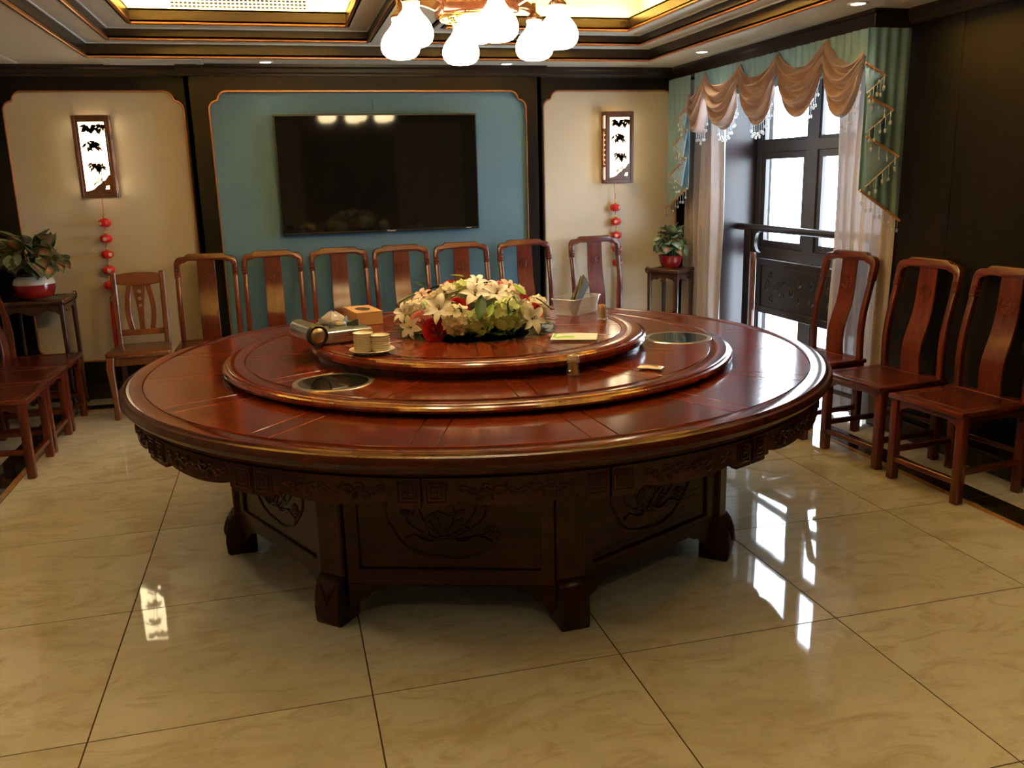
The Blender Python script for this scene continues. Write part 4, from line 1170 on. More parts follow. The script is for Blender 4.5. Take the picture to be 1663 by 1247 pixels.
def leaf_mesh(mat, name, bend, curl):
    # heart-shaped leaf one unit long, lying along +y, stalk end at the origin
    b = B()
    def fn(u, v):
        y = -0.12 + 1.12 * v
        w = 0.47 * (sin(pi * min(1, (v + 0.02) ** 0.62)) ** 0.9 if v < 1 else 0) + 0.004
        x = (u - 0.5) * 2 * w
        if v < 0.14: y -= 0.10 * abs(2 * u - 1) * (1 - v / 0.14) - 0.08 * (1 - v / 0.14)
        z = -bend * v * v + curl * (abs(2 * u - 1) ** 1.5) * 0.5 + 0.03 * sin(5 * v + 6 * u)
        return (x, y, z)
    b.grid(fn, 8, 12)
    return mesh_of(b, name, mat, solid=0.012, ang=60)
LEAVES = [leaf_mesh(m, 'leaf', bd, cu) for m, bd, cu in (('caladium_pink', 0.22, 0.22), ('caladium_green', 0.35, 0.12), ('caladium_green', 0.12, 0.3), ('caladium_pale', 0.28, 0.2), ('caladium_pink', 0.45, 0.1))]
def plant(name, label, loc, spread, height, n, seed, weights, pot, tight=False, pz=0.105, ls=1.0):
    t = thing(name, label, 'potted plant', loc)
    pot(t)
    r = random.Random(seed)
    z0 = pz
    for i in range(n):
        az = 2 * pi * (i * 0.618 + r.uniform(-0.06, 0.06)); el = (i + 0.5) / n
        rad = spread * (0.30 + 0.70 * el ** 0.8) * r.uniform(0.75, 1.05); hh = z0 + 0.03 + height * (1 - 0.85 * el) * r.uniform(0.8, 1.05)
        back = 0.45 if sin(az) > 0 else 1.0        # the wall is close behind
        if tight and cos(az) > 0.3: rad *= 0.7
        tip = Vector((rad * 0.62 * cos(az), rad * 0.62 * sin(az) * back, hh))
        s0 = Vector((0.03 * cos(az), 0.03 * sin(az), z0 - 0.02))
        obj('stalk', B().tube([s0, s0.lerp(tip, 0.5) + Vector((0, 0, 0.025)), tip], [0.004, 0.0032, 0.0026], 5), 'stem_green', t)
        L = r.uniform(0.085, 0.135) * ls
        me = r.choices(LEAVES, weights)[0]
        droop = radians(r.uniform(-10, 50) if el > 0.45 else r.uniform(-65, 10))
        rot = (Matrix.Rotation((az if back == 1.0 else -az * 0.3) - pi / 2 + r.uniform(-0.6, 0.6), 3, 'Z') @ Matrix.Rotation(-droop, 3, 'X') @ Matrix.Rotation(r.uniform(-0.7, 0.7), 3, 'Y')).to_euler()
        link('leaf', me, t, tip, rot, (L * r.uniform(0.85, 1.2), L, L))
def pot_left(t):
    K = 1.38
    SC = lambda pr: [(r * K, z * K) for r, z in pr]
    pr = [(0.050, 0.0), (0.066, 0.006), (0.082, 0.030)] 
    body = [(0.048, 0), (0.060, 0.003)]
    for i in range(12): 
        z = 0.006 + 0.062 * i / 11; body.append((0.066 + 0.026 * sin(pi * (0.12 + 0.5 * i / 11)) + (0.0012 if i % 2 else 0), z))
    obj('pot', B().lathe(SC(body), 36, cap1=False), 'pot_red', t)
    obj('glaze_band', B().lathe(SC([(0.0918, 0.068), (0.091, 0.078), (0.086, 0.092), (0.074, 0.102), (0.062, 0.106)]), 36, cap0=False, cap1=False), 'pot_white', t, solid=-0.004)
    obj('pot_rim', B().lathe(SC([(0.055, 0.102), (0.060, 0.106), (0.063, 0.114), (0.064, 0.122), (0.060, 0.125), (0.054, 0.12), (0.05, 0.10)]), 36, cap0=False), 'pot_rim', t)
    obj('soil', B().lathe(SC([(0.0001, 0.100), (0.052, 0.100), (0.052, 0.112), (0.0001, 0.116)]), 20), 'soil', t)
def pot_right(t):
    obj('pot', B().lathe([(0.050, 0), (0.062, 0.002), (0.078, 0.022), (0.089, 0.052), (0.094, 0.085), (0.099, 0.092), (0.099, 0.098), (0.092, 0.099), (0.088, 0.09)], 36, cap1=False), 'pot_red', t)
    obj('soil', B().lathe([(0.0001, 0.080), (0.089, 0.080), (0.090, 0.092), (0.0001, 0.097)], 20), 'soil', t)
plant('potted_caladium', 'pink and green caladium in a red and white pot on the left stand', (-1.66, 6.60, 0.7985), 0.36, 0.21, 64, 4, (5, 4, 4, 2, 5), pot_left, False, 0.165, 1.0)
plant('potted_caladium', 'pale pink caladium in a red bowl beside the window curtain', (3.02, 6.56, 0.7785), 0.23, 0.19, 56, 9, (3, 2, 2, 9, 3), pot_right, True, 0.10, 0.72)

# ------------------------------------------------------------------ chandelier
CX, CY = 0.850, 3.770
t = thing('chandelier', 'carved wooden chandelier with gourd-shaped glowing glass shades above the table', 'chandelier', (CX, CY, 0))
obj('ceiling_rose', B().lathe([(0.0001, 2.355), (0.11, 2.355), (0.14, 2.375), (0.15, 2.40), (0.15, 2.428), (0.0001, 2.428)], 32), 'chandelier_wood', t)
obj('column', B().lathe([(0.045, 2.22), (0.06, 2.235), (0.05, 2.26), (0.075, 2.30), (0.05, 2.34), (0.04, 2.36)], 24), 'chandelier_wood', t)
hexr = 0.185
def hexp(r, off=0): return [(r * cos(radians(30 + 60 * k + off)), r * sin(radians(30 + 60 * k + off))) for k in range(6)]
obj('body', B().prism(hexp(hexr), 2.165, 2.235, 'xy'), 'chandelier_wood', t, bev=0.012, seg=3)
obj('body_crown', B().prism(hexp(hexr - 0.05), 2.235, 2.265, 'xy'), 'chandelier_wood', t, bev=0.01, seg=2)
fb = B()
for r_ in (0.075, 0.115, 0.150): fb.tube([(r_ * cos(2 * pi * i / 36), r_ * sin(2 * pi * i / 36), 2.158) for i in range(36)], 0.006, 6, True)
for k in range(12):
    a = k * pi / 6
    for rr2, sg in ((0.095, 1), (0.133, -1)):
        M = Matrix.Translation((rr2 * cos(a), rr2 * sin(a), 2.157)) @ Matrix.Rotation(a, 4, 'Z') @ Matrix.Rotation(pi / 2, 4, 'X')
        fb.tube(spiral(0, 0, 0.017, 1.1, 0.5, sg, 12), 0.0042, 5, False, M)
obj('fretwork', fb, 'brass', t)
shade_prof = [(0.028, 0.168), (0.034, 0.166), (0.0335, 0.158), (0.031, 0.148), (0.034, 0.136), (0.046, 0.120), (0.062, 0.102), (0.075, 0.082), (0.0825, 0.060), (0.083, 0.042), (0.076, 0.022), (0.062, 0.008), (0.044, 0.001), (0.0001, 0.0)]
sh_me = mesh_of(B().lathe(shade_prof, 32, cap0=True), 'glass_shade', 'bulb_glass', ang=80)
cap_me = mesh_of(B().lathe([(0.036, 0.165), (0.037, 0.172), (0.030, 0.182), (0.014, 0.196), (0.010, 0.205), (0.010, 0.235)], 20), 'shade_cap', 'chandelier_wood')
ZB = 2.02
for k in range(6):
    a = radians(30 + 60 * k); R_ = 0.342
    x, y = R_ * cos(a), R_ * sin(a)
    ca, sa = cos(a), sin(a)
    arm = [((hexr - 0.05 + (R_ - hexr + 0.05) * q) * 1.0, 2.200 + 0.035 * sin(pi * q * 0.9) + 0.012 * q) for q in [i / 10 for i in range(11)]]
    ao = obj('arm', B().sweep([(r_ * ca, r_ * sa, z) for r_, z in arm], (-sa, ca, 0), 0.03, [0.05 - 0.02 * i / 10 for i in range(11)]), 'chandelier_wood', t, bev=0.005)
    link('glass_shade', sh_me, t, (x, y, ZB)); link('shade_cap', cap_me, t, (x, y, ZB))
link('glass_shade', sh_me, t, (-0.015, -0.05, ZB + 0.035)); link('shade_cap', cap_me, t, (-0.015, -0.05, ZB + 0.035), (0, 0, 0), (1, 1, 0.6))

# ------------------------------------------------------------------ things on the turntables
# portable gas stove
t = thing('gas_stove', 'silver portable gas stove with a round metal canister cover at the table left', 'gas stove', (0.165, 3.70, ZU), radians(18))
obj('body', B().prism([(-0.085, 0.006), (0.135, 0.006), (0.138, 0.012), (0.138, 0.046), (0.132, 0.054), (-0.085, 0.054)], -0.118, 0.118, 'xz'), 'steel', t, bev=0.003)
obj('top_plate', B().prism(rect(-0.060, 0.134, -0.114, 0.114), 0.054, 0.057, 'xy'), 'dark_metal', t, bev=0.001)
cyl = obj('canister_cover', B().tube([(-0.098, -0.118 + 0.236 * i / 6, 0.045) for i in range(7)], 0.040, 28), 'steel', t)
obj('end_ring', B().lathe([(0.031, 0), (0.032, 0.004), (0.040, 0.005), (0.0435, 0.0), (0.0435, -0.02)], 32, Matrix.Translation((-0.098, -0.118, 0.045)) @ Matrix.Rotation(pi / 2, 4, 'X'), cap0=False, cap1=False), 'black_plastic', cyl)
obj('end_dome', B().lathe([(0.0001, 0.012), (0.014, 0.011), (0.026, 0.007), (0.032, 0.001)], 32, Matrix.Translation((-0.098, -0.118, 0.045)) @ Matrix.Rotation(pi / 2, 4, 'X')), 'steel', cyl)
obj('drip_tray', B().lathe([(0.030, 0.057), (0.072, 0.0575), (0.080, 0.0605), (0.086, 0.058)], 36, Matrix.Translation((0.037, 0, 0)), cap0=False, cap1=False), 'dark_metal', t)
obj('burner', B().lathe([(0.030, 0.057), (0.032, 0.066), (0.028, 0.074), (0.018, 0.077), (0.0001, 0.077)], 28, Matrix.Translation((0.037, 0, 0))), 'steel', t)
for k in range(4):
    a = k * pi / 2 + pi / 4
    obj('pan_support', B().prism([(0.036, 0.058), (0.088, 0.058), (0.090, 0.086), (0.078, 0.084), (0.055, 0.074), (0.040, 0.072)], -0.002, 0.002, 'xz', M=Matrix.Translation((0.037, 0, 0)) @ Matrix.Rotation(a, 4, 'Z')), 'dark_metal', t)
hb = B()
for r_ in range(3):
    for c_ in range(13):
        if (r_ == 2 and c_ > 6): continue
        hb.box((-0.035 + 0.0085 * c_, -0.1183, 0.040 - 0.008 * r_), (0.0045, 0.0012, 0.0028))
obj('vent_slots', hb, 'black_hole', t)
for x in (0.096, 0.118):
    lb = obj('label', B().box((x, -0.1185, 0.035), (0.019, 0.0012, 0.026)), 'white_ink', t)
    obj('label_field', B().box((x, -0.1192, 0.034), (0.014, 0.0008, 0.020)), 'steel', lb)
for x in (-0.09, 0.12):
    for y in (-0.1, 0.1): obj('foot', B().lathe([(0.010, 0.0), (0.011, 0.008)], 12, Matrix.Translation((x, y, 0))), 'black_plastic', t)

# tissue box
t = thing('tissue_box', 'brown kraft card tissue box with an oval opening behind the stove', 'tissue box', (0.338, 4.143, ZU), radians(10))
oval = [(0.034 * cos(2 * pi * i / 24), 0.062 * sin(2 * pi * i / 24)) for i in range(24)]
obj('carton', B().prism(rect(-0.0625, 0.0625, -0.118, 0.118), 0.0, 0.057, 'xy'), 'kraft_card', t, bev=0.002)
obj('lid', B().prism(rect(-0.0625, 0.0625, -0.118, 0.118), 0.057, 0.0605, 'xy', [oval]), 'kraft_card', t)
obj('opening', B().prism([(x * 0.99, y * 0.99) for x, y in oval], 0.0565, 0.0582, 'xy'), 'black_hole', t)

# crumpled clear wrapper between stove and tissue box
def crumple(u, v):
    a = 2 * pi * u; h = v
    r = (0.060 * (1 - h) ** 0.7 + 0.008) * (1 + 0.28 * noise.noise(Vector((3 * cos(a), 3 * sin(a), 4 * h))))
    return (1.2 * r * cos(a), r * sin(a), 0.005 + 0.066 * h + 0.010 * noise.noise(Vector((5 * cos(a), 5 * sin(a), 2))))
o = obj('plastic_wrapper', B().grid(crumple, 18, 7, True), 'plastic_wrap', None, (0.195, 4.055, ZU), ang=5)
tag(o, 'crumpled shiny clear plastic wrapper squeezed between stove and tissue box', 'wrapper')

# plate with two stacks of dishes
px, py = 0.300, 3.345
o = obj('plate', B().lathe([(0.0001, 0.003), (0.042, 0.003), (0.044, 0.0), (0.050, 0.0), (0.052, 0.004), (0.070, 0.009), (0.086, 0.016), (0.0875, 0.0175), (0.086, 0.0185), (0.068, 0.0125), (0.052, 0.0085), (0.0001, 0.0075)], 48), 'porcelain', None, (px, py, ZU))
tag(o, 'white oval serving plate carrying two stacks of dishes', 'plate')
dish = mesh_of(B().lathe([(0.0001, 0.002), (0.026, 0.002), (0.028, 0.0), (0.031, 0.0), (0.033, 0.003), (0.0370, 0.009), (0.0378, 0.0115), (0.0390, 0.0125), (0.0372, 0.0132), (0.0350, 0.009), (0.030, 0.005), (0.0001, 0.0045)], 40), 'sauce_dish', 'porcelain')
names = ['bottom', 'second', 'third', 'fourth', 'fifth', 'sixth', 'seventh', 'eighth']
for sx, dx, dy, nn, base in (('left', -0.029, 0.014, 8, 0.0087), ('right', 0.032, -0.008, 7, 0.0087)):
    for i in range(nn):
        lab = 'small white sauce dish, ' + ('topmost' if i == nn - 1 else 'lowest' if i == 0 else names[i] + ' from the plate') + ' of the ' + ('taller left' if sx == 'left' else 'shorter right') + ' stack'
        o = link('sauce_dish', dish, None, (px + dx + rj.uniform(-.0008, .0008), py + dy + rj.uniform(-.0008, .0008), ZU + base + 0.0084 * i))
        tag(o, lab, 'dish', 'stacked sauce dishes')

# clear plastic box with dark chopstick sleeves
ang = radians(40.8)
t = thing('plastic_box', 'clear plastic box holding dark sleeves on the upper turntable', 'plastic box', (1.345, 3.985, ZU), ang)
bw, bd, bh = 0.116, 0.066, 0.082
def tub():
    b = B()
    lv = [(0.0, 0.86), (0.004, 0.90), (bh * 0.5, 0.97), (bh, 1.06), (bh, 1.10), (bh - 0.003, 1.12)]
    def fn(u, v):
        i = v * (len(lv) - 1); k = min(int(i), len(lv) - 2); f = i - k
        z = lv[k][0] + (lv[k + 1][0] - lv[k][0]) * f; s = lv[k][1] + (lv[k + 1][1] - lv[k][1]) * f
        a = 2 * pi * u
        ca, sa = cos(a), sin(a)
        e = 0.22
        return (s * bw * math.copysign(abs(ca) ** e, ca), s * bd * math.copysign(abs(sa) ** e, sa), z)
    b.grid(fn, 48, 10, True)
    return b
obj('tub', tub(), 'clear_plastic', t, solid=0.0015)
obj('tub_base', B().prism(rect(-bw * 0.84, bw * 0.84, -bd * 0.84, bd * 0.84), 0.0, 0.0015, 'xy'), 'clear_plastic', t)
slv = mesh_of(B().bb(-0.112, 0.112, -0.0022, 0.0022, -0.021, 0.021), 'chopstick_sleeve', 'sleeve_green', 0.001)
labs = ['dark green paper chopstick sleeve at the front of the clear box', 'dark green paper chopstick sleeve second from the front in the clear box', 'dark green paper chopstick sleeve third from the front in the clear box',
        'dark green paper chopstick sleeve fourth from the front in the clear box', 'dark green paper chopstick sleeve fifth from the front in the clear box', 'dark green paper chopstick sleeve at the back of the clear box']
for i in range(6):
    M = Matrix.Translation((1.345, 3.985, ZU)) @ Matrix.Rotation(ang, 4, 'Z') @ Matrix.Translation((0.004 + 0.009 * (i % 3) + 0.002 * i, -0.020 + 0.0068 * i, 0.080 + 0.004 * (i % 3))) @ Matrix.Rotation(radians(-14), 4, 'X') @ Matrix.Rotation(-radians(33 + 2.4 * ((i * 2) % 5)), 4, 'Y')
    o = link('chopstick_sleeve', slv)
    o.matrix_world = M
    tag(o, labs[i], 'chopstick sleeve', 'sleeves in the clear box')

# toothpick jars
def toothpick_jar(label, loc, s=1.0, lid=True, open_top=False):
    t = thing('toothpick_jar', label, 'toothpick jar', loc, 0, 'toothpick jars')
    pr = [(0.0001, 0.002), (0.0215, 0.0), (0.0235, 0.002), (0.0235, 0.006), (0.021, 0.009), (0.021, 0.011), (0.0228, 0.014), (0.0228, 0.020), (0.020, 0.022), (0.020, 0.046), (0.0232, 0.049), (0.0232, 0.056), (0.0205, 0.058), (0.0205, 0.0615)]
    obj('jar', B().lathe([(r * s, z * s) for r, z in pr], 28, cap1=False), 'jar_glass', t, solid=-0.0012)
    if lid:
        obj('lid', B().lathe([(r * s, z * s) for r, z in [(0.0205, 0.062), (0.0225, 0.063), (0.0225, 0.070), (0.018, 0.076), (0.010, 0.0795), (0.0001, 0.080)]], 28), 'jar_glass', t)
    b = B(); r = random.Random(2)
    for i in range(46):
        a = r.uniform(0, 2 * pi); q = 0.0165 * sqrt(r.random()) * s; a2 = a + r.uniform(-0.5, 0.5); q2 = 0.0165 * sqrt(r.random()) * s
        h = (0.060 if lid else 0.0655) * s
        b.tube([(q * cos(a), q * sin(a), 0.004), (q2 * cos(a2), q2 * sin(a2), h + r.uniform(-.003, .002))], 0.0011, 4)
    o = obj('toothpicks', b, 'toothpick_wood', t); o['kind'] = 'stuff'
    return t
toothpick_jar('clear lidded glass toothpick jar standing on the lower turntable', (0.99, 2.975, ZM))
toothpick_jar('open glass toothpick jar beside the clear plastic box on the upper turntable', (1.392, 3.755, ZU), 1.05, False)

# packets
def packet(name, label, loc, rz, L, Wd, H, mat, prints):
    t = thing(name, label, 'packet', loc, rz)
    def top(sgn):
        def fn(u, v):
            x = (u - 0.5) * L; y = (v - 0.5) * Wd
            e = (sin(pi * u) * sin(pi * v)) ** 0.55
            z = H / 2 + 0.001 + sgn * (H / 2) * e * (1 + 0.35 * noise.noise(Vector((x * 45, y * 45, 1.3 + sgn))))
            return (x, y * (1 - 0.04 * sin(pi * u)), max(z, 0.0002))
        return fn
    b = B().grid(top(1), 26, 16); b.grid(top(-1), 26, 16)
    obj('wrapper', b, mat, t)
    for (x, y, a, w, m) in prints:
        pb = B()
        def pf(u, v):
            qx, qy = x + (u - 0.5) * a, y + (v - 0.5) * w
            p = top(1)(qx / L + 0.5, qy / Wd + 0.5)
            return (p[0], p[1], p[2] + 0.0009)
        pb.grid(pf, 10, 6)
        obj('print', pb, m, t, solid=0.0002)
    return t
packet('wipes_packet', 'white and green paper wipes packet lying on the upper turntable', (1.117, 3.335, ZU), radians(-22), 0.185, 0.145, 0.017, 'petal_white', [(-0.062, 0.045, 0.05, 0.022, 'green_print'), (-0.035, -0.045, 0.075, 0.022, 'green_print'), (-0.08, 0.0, 0.012, 0.09, 'green_print')])
packet('small_packet', 'small white sachet with a dark label on the lower turntable', (1.292, 2.968, ZM), radians(-38), 0.092, 0.050, 0.015, 'porcelain', [(0.0, 0.0, 0.060, 0.020, 'dark_print')])

# ------------------------------------------------------------------ flower arrangement
FLOWERS = [
('rose_red', (0.568, 3.514, 0.907), (-0.53, -0.80, 0.27), 0.041), 
('rose_red', (0.677, 3.526, 1.006), (-0.23, -0.67, 0.71), 0.039), 
('rose_red', (0.689, 3.760, 1.079), (-0.19, 0.15, 0.97), 0.026), 
('rose_red', (0.821, 3.592, 1.063), (0.07, -0.41, 0.91), 0.029), 
('rose_red', (1.030, 3.570, 0.962), (0.60, -0.58, 0.56), 0.032), 
('rose_red', (0.982, 3.592, 1.015), (0.44, -0.45, 0.78), 0.021), 
('rose_pink', (0.521, 3.578, 0.948), (-0.66, -0.56, 0.50), 0.041), 
('rose_pink', (0.872, 3.621, 1.067), (0.18, -0.31, 0.93), 0.026), 
('lily', (0.605, 3.546, 0.991), (-0.41, -0.63, 0.67), 0.062), 
('lily', (0.755, 3.550, 1.040), (-0.06, -0.56, 0.83), 0.058), 
('lily', (0.847, 3.556, 1.040), (0.13, -0.54, 0.83), 0.057), 
('lily', (0.983, 3.508, 0.922), (0.47, -0.81, 0.35), 0.059), 
('lily', (0.491, 3.580, 0.891), (-0.78, -0.59, 0.21), 0.046), 
('lily', (0.785, 3.640, 1.081), (-0.00, -0.25, 0.97), 0.043), 
('lily', (0.480, 3.697, 0.963), (-0.79, -0.07, 0.60), 0.049), 
('lily_peach', (0.559, 3.693, 1.032), (-0.51, -0.08, 0.86), 0.038), 
('lily_peach', (0.914, 3.615, 1.055), (0.27, -0.34, 0.90), 0.043), 
('hyd_lime', (0.878, 3.466, 0.919), (0.21, -0.93, 0.31), 0.060), 
('hyd_lime', (0.751, 3.455, 0.914), (-0.08, -0.95, 0.29), 0.049), 
('hyd_lime', (0.719, 3.638, 1.076), (-0.13, -0.25, 0.96), 0.040), 
('hyd_cream', (0.660, 3.475, 0.921), (-0.29, -0.90, 0.33), 0.053), 
('hyd_cream', (0.905, 3.533, 1.008), (0.26, -0.65, 0.72), 0.044), 
('hyd_cream', (0.967, 3.533, 0.977), (0.42, -0.68, 0.60), 0.040), 
('hyd_cream', (0.508, 3.679, 0.992), (-0.68, -0.14, 0.72), 0.038), 
('hyd_cream', (0.652, 3.627, 1.058), (-0.28, -0.30, 0.91), 0.046), 
('hyd_cream', (0.969, 3.639, 1.043), (0.40, -0.27, 0.88), 0.030), 
('hyd_cream', (0.599, 3.619, 1.034), (-0.41, -0.34, 0.85), 0.034), 
('leaf', (0.756, 3.485, 0.976), (-0.06, -0.82, 0.57), 0.053), 
('leaf', (0.669, 3.602, 1.053), (-0.24, -0.38, 0.89), 0.046), 
('leaf', (0.467, 3.630, 0.910), (-0.87, -0.38, 0.32), 0.038), 
('leaf', (0.877, 3.494, 0.975), (0.20, -0.80, 0.57), 0.050), 
('leaf', (0.673, 3.509, 0.986), (-0.25, -0.74, 0.62), 0.033), 
('leaf', (1.092, 3.681, 0.967), (0.78, -0.14, 0.61), 0.035), 
('leaf_lime', (0.518, 3.766, 1.019), (-0.59, 0.19, 0.78), 0.048), 
('leaf_lime', (0.933, 3.572, 1.027), (0.32, -0.51, 0.80), 0.038), 
('leaf_lime', (0.723, 3.758, 1.102), (-0.12, 0.13, 0.98), 0.030), 
('leaf_lime', (0.792, 3.480, 0.970), (0.02, -0.84, 0.54), 0.033), 
('fern', (0.564, 3.769, 1.068), (-0.43, 0.17, 0.89), 0.048), 
('fern', (0.829, 3.449, 0.885), (0.10, -0.98, 0.15), 0.045), 
('fern', (1.072, 3.573, 0.896), (0.76, -0.61, 0.23), 0.047), 
('fern', (0.458, 3.681, 0.924), (-0.90, -0.15, 0.41), 0.034), 
('fern', (0.881, 3.456, 0.885), (0.22, -0.96, 0.15), 0.037), 
('fern', (0.502, 3.562, 0.885), (-0.74, -0.65, 0.17), 0.033), 
('fern', (1.005, 3.512, 0.892), (0.54, -0.82, 0.20), 0.038), 
]
FC = Vector((0.785, 3.715, ZU))
arr = thing('flower_arrangement', 'low dome of artificial roses, lilies and hydrangeas on the upper turntable', 'flower arrangement', FC)
obj('moss_base', B().lathe([(0.22, 0.001), (0.24, 0.02), (0.21, 0.06), (0.14, 0.10), (0.0001, 0.12)], 24), 'moss', arr, ang=10)
def rose_mesh(mat):
    b = B()
    for ring, (n, R_, H_, lean) in enumerate(((5, 0.98, 0.52, 0.75), (4, 0.76, 0.70, 0.50), (3, 0.54, 0.80, 0.30), (3, 0.33, 0.84, 0.12))):
        for k in range(n):
            a0 = 2 * pi * k / n + ring * 0.6
            def fn(u, v):
                a = a0 + (u - 0.5) * (2 * pi / n) * 1.45
                r = R_ * (0.35 + 0.65 * v ** 0.7) + lean * 0.45 * max(0, v - 0.6) + 0.17 * (u - 0.5) - 0.10 * abs(2 * u - 1) ** 3 * v
                z = H_ * v - 0.20 * lean * max(0, v - 0.72) * 3 - 0.10 * (2 * u - 1) ** 2 * v
                return (r * cos(a), r * sin(a), z - 0.25)
            b.grid(fn, 6, 5)
    b.tube([(0.16 * (1 - i / 16) * cos(i * 0.9), 0.16 * (1 - i / 16) * sin(i * 0.9), 0.56) for i in range(16)], 0.05, 5)
    return mesh_of(b, 'rose', mat, solid=0.03, ang=60)
def petal_lily(mat):
    b = B()
    def fn(u, v):
        w = 0.21 * sin(pi * min(1, v ** 0.85 * 0.97 + 0.03)) ** 0.8 + 0.012
        return ((u - 0.5) * 2 * w, 0.06 + 0.98 * v, 0.34 * sin(v * 2.1) - 0.20 * v * v + 0.05 * (2 * u - 1) ** 2 + 0.0)
    b.grid(fn, 6, 10)
    return mesh_of(b, 'petal', mat, solid=0.02, ang=60)
def hyd_mesh(mat, seed):
    b = B(); r = random.Random(seed)
    for i in range(46):
        z = 1 - (i + 0.5) / 46 * 1.75; a = i * 2.39996
        q = sqrt(max(0, 1 - z * z)); d = Vector((q * cos(a), q * sin(a), z)) * r.uniform(0.70, 1.0)
        M = Matrix.Translation(d * 0.92) @ d.to_track_quat('Z', 'Y').to_matrix().to_4x4() @ Matrix.Rotation(r.uniform(0, 2), 4, 'Z') @ Matrix.Rotation(r.uniform(-0.45, 0.45), 4, 'X') @ Matrix.Scale(r.uniform(1.1, 1.5), 4)
        for k in range(4):
            Mk = M @ Matrix.Rotation(k * pi / 2, 4, 'Z')
            b._add([(0, 0.0, 0), (0.12, 0.09, 0.10), (0.13, 0.22, 0.07), (0.0, 0.27, 0.14), (-0.13, 0.22, 0.07), (-0.12, 0.09, 0.10)], [(0, 1, 2, 3), (0, 3, 4, 5)], Mk)
    b.ball((0, 0, 0), 0.40, 12, 8)
    return mesh_of(b, 'hydrangea', mat, ang=60)
def leaf_m(mat, name='leaf'):
    b = B()
    def fn(u, v):
        w = 0.34 * sin(pi * min(1, v * 0.98 + 0.02)) ** 0.9 + 0.01
        return ((u - 0.5) * 2 * w, -0.9 + 1.9 * v, 0.10 * abs(2 * u - 1) - 0.25 * (v - 0.4) ** 2)
    b.grid(fn, 6, 10)
    return mesh_of(b, name, mat, solid=0.015, ang=60)
def fern_m():
    b = B()
    b.tube([(0, -0.9 + 1.9 * i / 8, 0.1 * sin(i / 8 * pi)) for i in range(9)], 0.03, 5)
    for i in range(9):
        y = -0.6 + 1.5 * i / 9; L = 0.55 * (1 - 0.5 * i / 9)
        for s_ in (-1, 1):
            z = 0.1 * sin((y + 0.9) / 1.9 * pi)
            b._add([(0, y, z), (s_ * L * 0.5, y + 0.16, z + 0.06), (s_ * L, y + 0.28, z - 0.02), (s_ * L * 0.55, y + 0.05, z + 0.03)], [(0, 1, 2, 3)])
    return mesh_of(b, 'fern_leaf', 'leaf_green', solid=0.02, ang=60)
ROSE = {'rose_red': rose_mesh('petal_red'), 'rose_pink': rose_mesh('petal_pink')}
PET = {'lily': petal_lily('petal_white'), 'lily_peach': petal_lily('petal_peach')}
HYD = {'hyd_lime': hyd_mesh('petal_lime', 1), 'hyd_cream': hyd_mesh('petal_cream', 2)}
LF = {'leaf': leaf_m('leaf_green'), 'leaf_lime': leaf_m('leaf_lime'), 'fern': fern_m()}
sb = B()
for k in range(6):
    a = k * pi / 3
    sb.tube([(0, 0, 0.05), (0.10 * cos(a), 0.10 * sin(a), 0.45)], 0.014, 4); sb.ball((0.10 * cos(a), 0.10 * sin(a), 0.47), (0.03, 0.05, 0.025), 6, 4)
sb.ball((0, 0, 0.02), 0.09, 8, 5)
STAM = mesh_of(sb, 'stamens', 'stamen')
rf = random.Random(21)
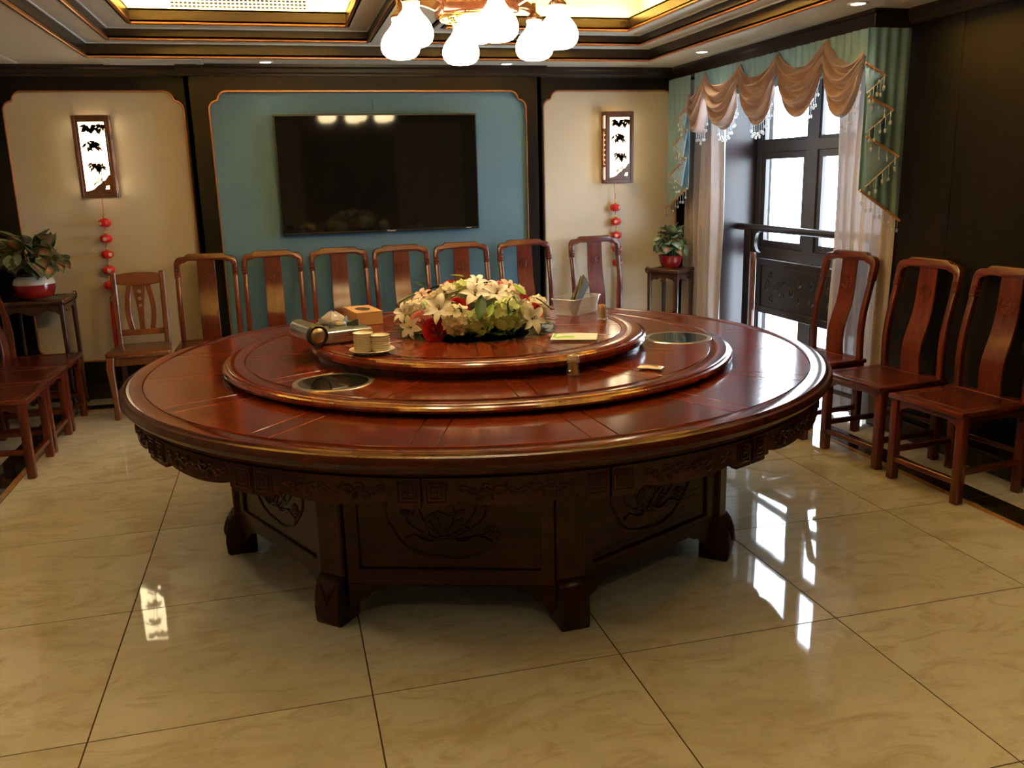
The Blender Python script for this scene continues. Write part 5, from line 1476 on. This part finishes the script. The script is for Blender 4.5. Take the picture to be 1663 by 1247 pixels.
def put(kind, P, N, s):
    P, N = Vector(P) - FC, Vector(N).normalized()
    s *= 1.15 if kind in ROSE or kind in HYD else 1.05
    P.z = max(P.z, s * (1.42 if kind in HYD else 1.0 if kind in ROSE else 1.02 if kind in PET else 0.25 if kind == 'fern' else 0.9))
    if kind == 'fern': N = Vector((N.x * 0.25, N.y * 0.25, 1)).normalized()
    q = N.to_track_quat('Z', 'Y').to_matrix().to_4x4()
    if kind in ROSE:
        o = link('rose', ROSE[kind], arr)
        q = (Vector((0.0, -1.0, 0.3)) * 0.6 + N).normalized().to_track_quat('Z', 'Y').to_matrix().to_4x4()
        o.matrix_local = Matrix.Translation(P - N * s * 0.35) @ q @ Matrix.Rotation(rf.uniform(0, 6), 4, 'Z') @ Matrix.Scale(s, 4)
    elif kind in PET:
        o = link('lily', STAM, arr)
        view = (Vector((0.0, -1.0, 0.25)) * 0.45 + N).normalized()
        q = view.to_track_quat('Z', 'Y').to_matrix().to_4x4()
        o.matrix_local = Matrix.Translation(P + N * s * 0.10) @ q @ Matrix.Rotation(rf.uniform(0, 6), 4, 'Z') @ Matrix.Scale(s * 1.08, 4)
        for k in range(6):
            link('petal', PET[kind], o, (0, 0, 0.0 if k % 2 else -0.03), (0, 0, k * pi / 3), (1.25 if k % 2 else 0.95, 1, 1))
    elif kind in HYD:
        o = link('hydrangea', HYD[kind], arr)
        o.matrix_local = Matrix.Translation(P - N * s * 0.45) @ q @ Matrix.Rotation(rf.uniform(0, 6), 4, 'Z') @ Matrix.Scale(s * 1.05, 4)
    else:
        o = link('fern_leaf' if kind == 'fern' else 'leaf', LF[kind], arr)
        out = Vector((N.x, N.y, 0.25 if kind != 'fern' else 0.12))
        s *= 1.0 if kind == 'fern' else 1.25
        o.matrix_local = Matrix.Translation(P + N * s * (0.15 if kind == 'fern' else 0.75 if N.y < -0.5 else 0.1)) @ q @ Matrix.Rotation(rf.uniform(-0.8, 0.8), 4, 'Z') @ Matrix.Rotation(-0.2, 4, 'X') @ Matrix.Scale(s, 4)
for f in FLOWERS: put(*f)
# the far side of the dome
kinds = ['hyd_cream', 'rose_red', 'lily', 'hyd_lime', 'leaf', 'rose_pink', 'lily', 'hyd_cream', 'leaf', 'rose_red', 'fern', 'hyd_lime']
for i in range(20):
    a = radians(10 + 160 * ((i * 0.618) % 1)); e = radians(12 + 55 * ((i * 0.37) % 1))
    n_ = Vector((cos(a) * cos(e), sin(a) * cos(e), sin(e)))
    put(kinds[i % 12], (0.785 + 0.33 * n_.x, 3.715 + 0.255 * n_.y, 0.862 + 0.22 * n_.z), n_, 0.046)
for i in range(16):
    a = i * 2 * pi / 16 + 0.2
    put('fern', (0.785 + 0.33 * cos(a), 3.715 + 0.25 * sin(a), 0.893), (cos(a), sin(a), 0.5), 0.042)

# roots of world-built things sit at their own base
def rebase(o, L):
    L = Vector(L)
    o.location = L
    for c in o.children: c.location = Vector(c.location) - L
rebase(val, (3.10, 5.5, 1.8))
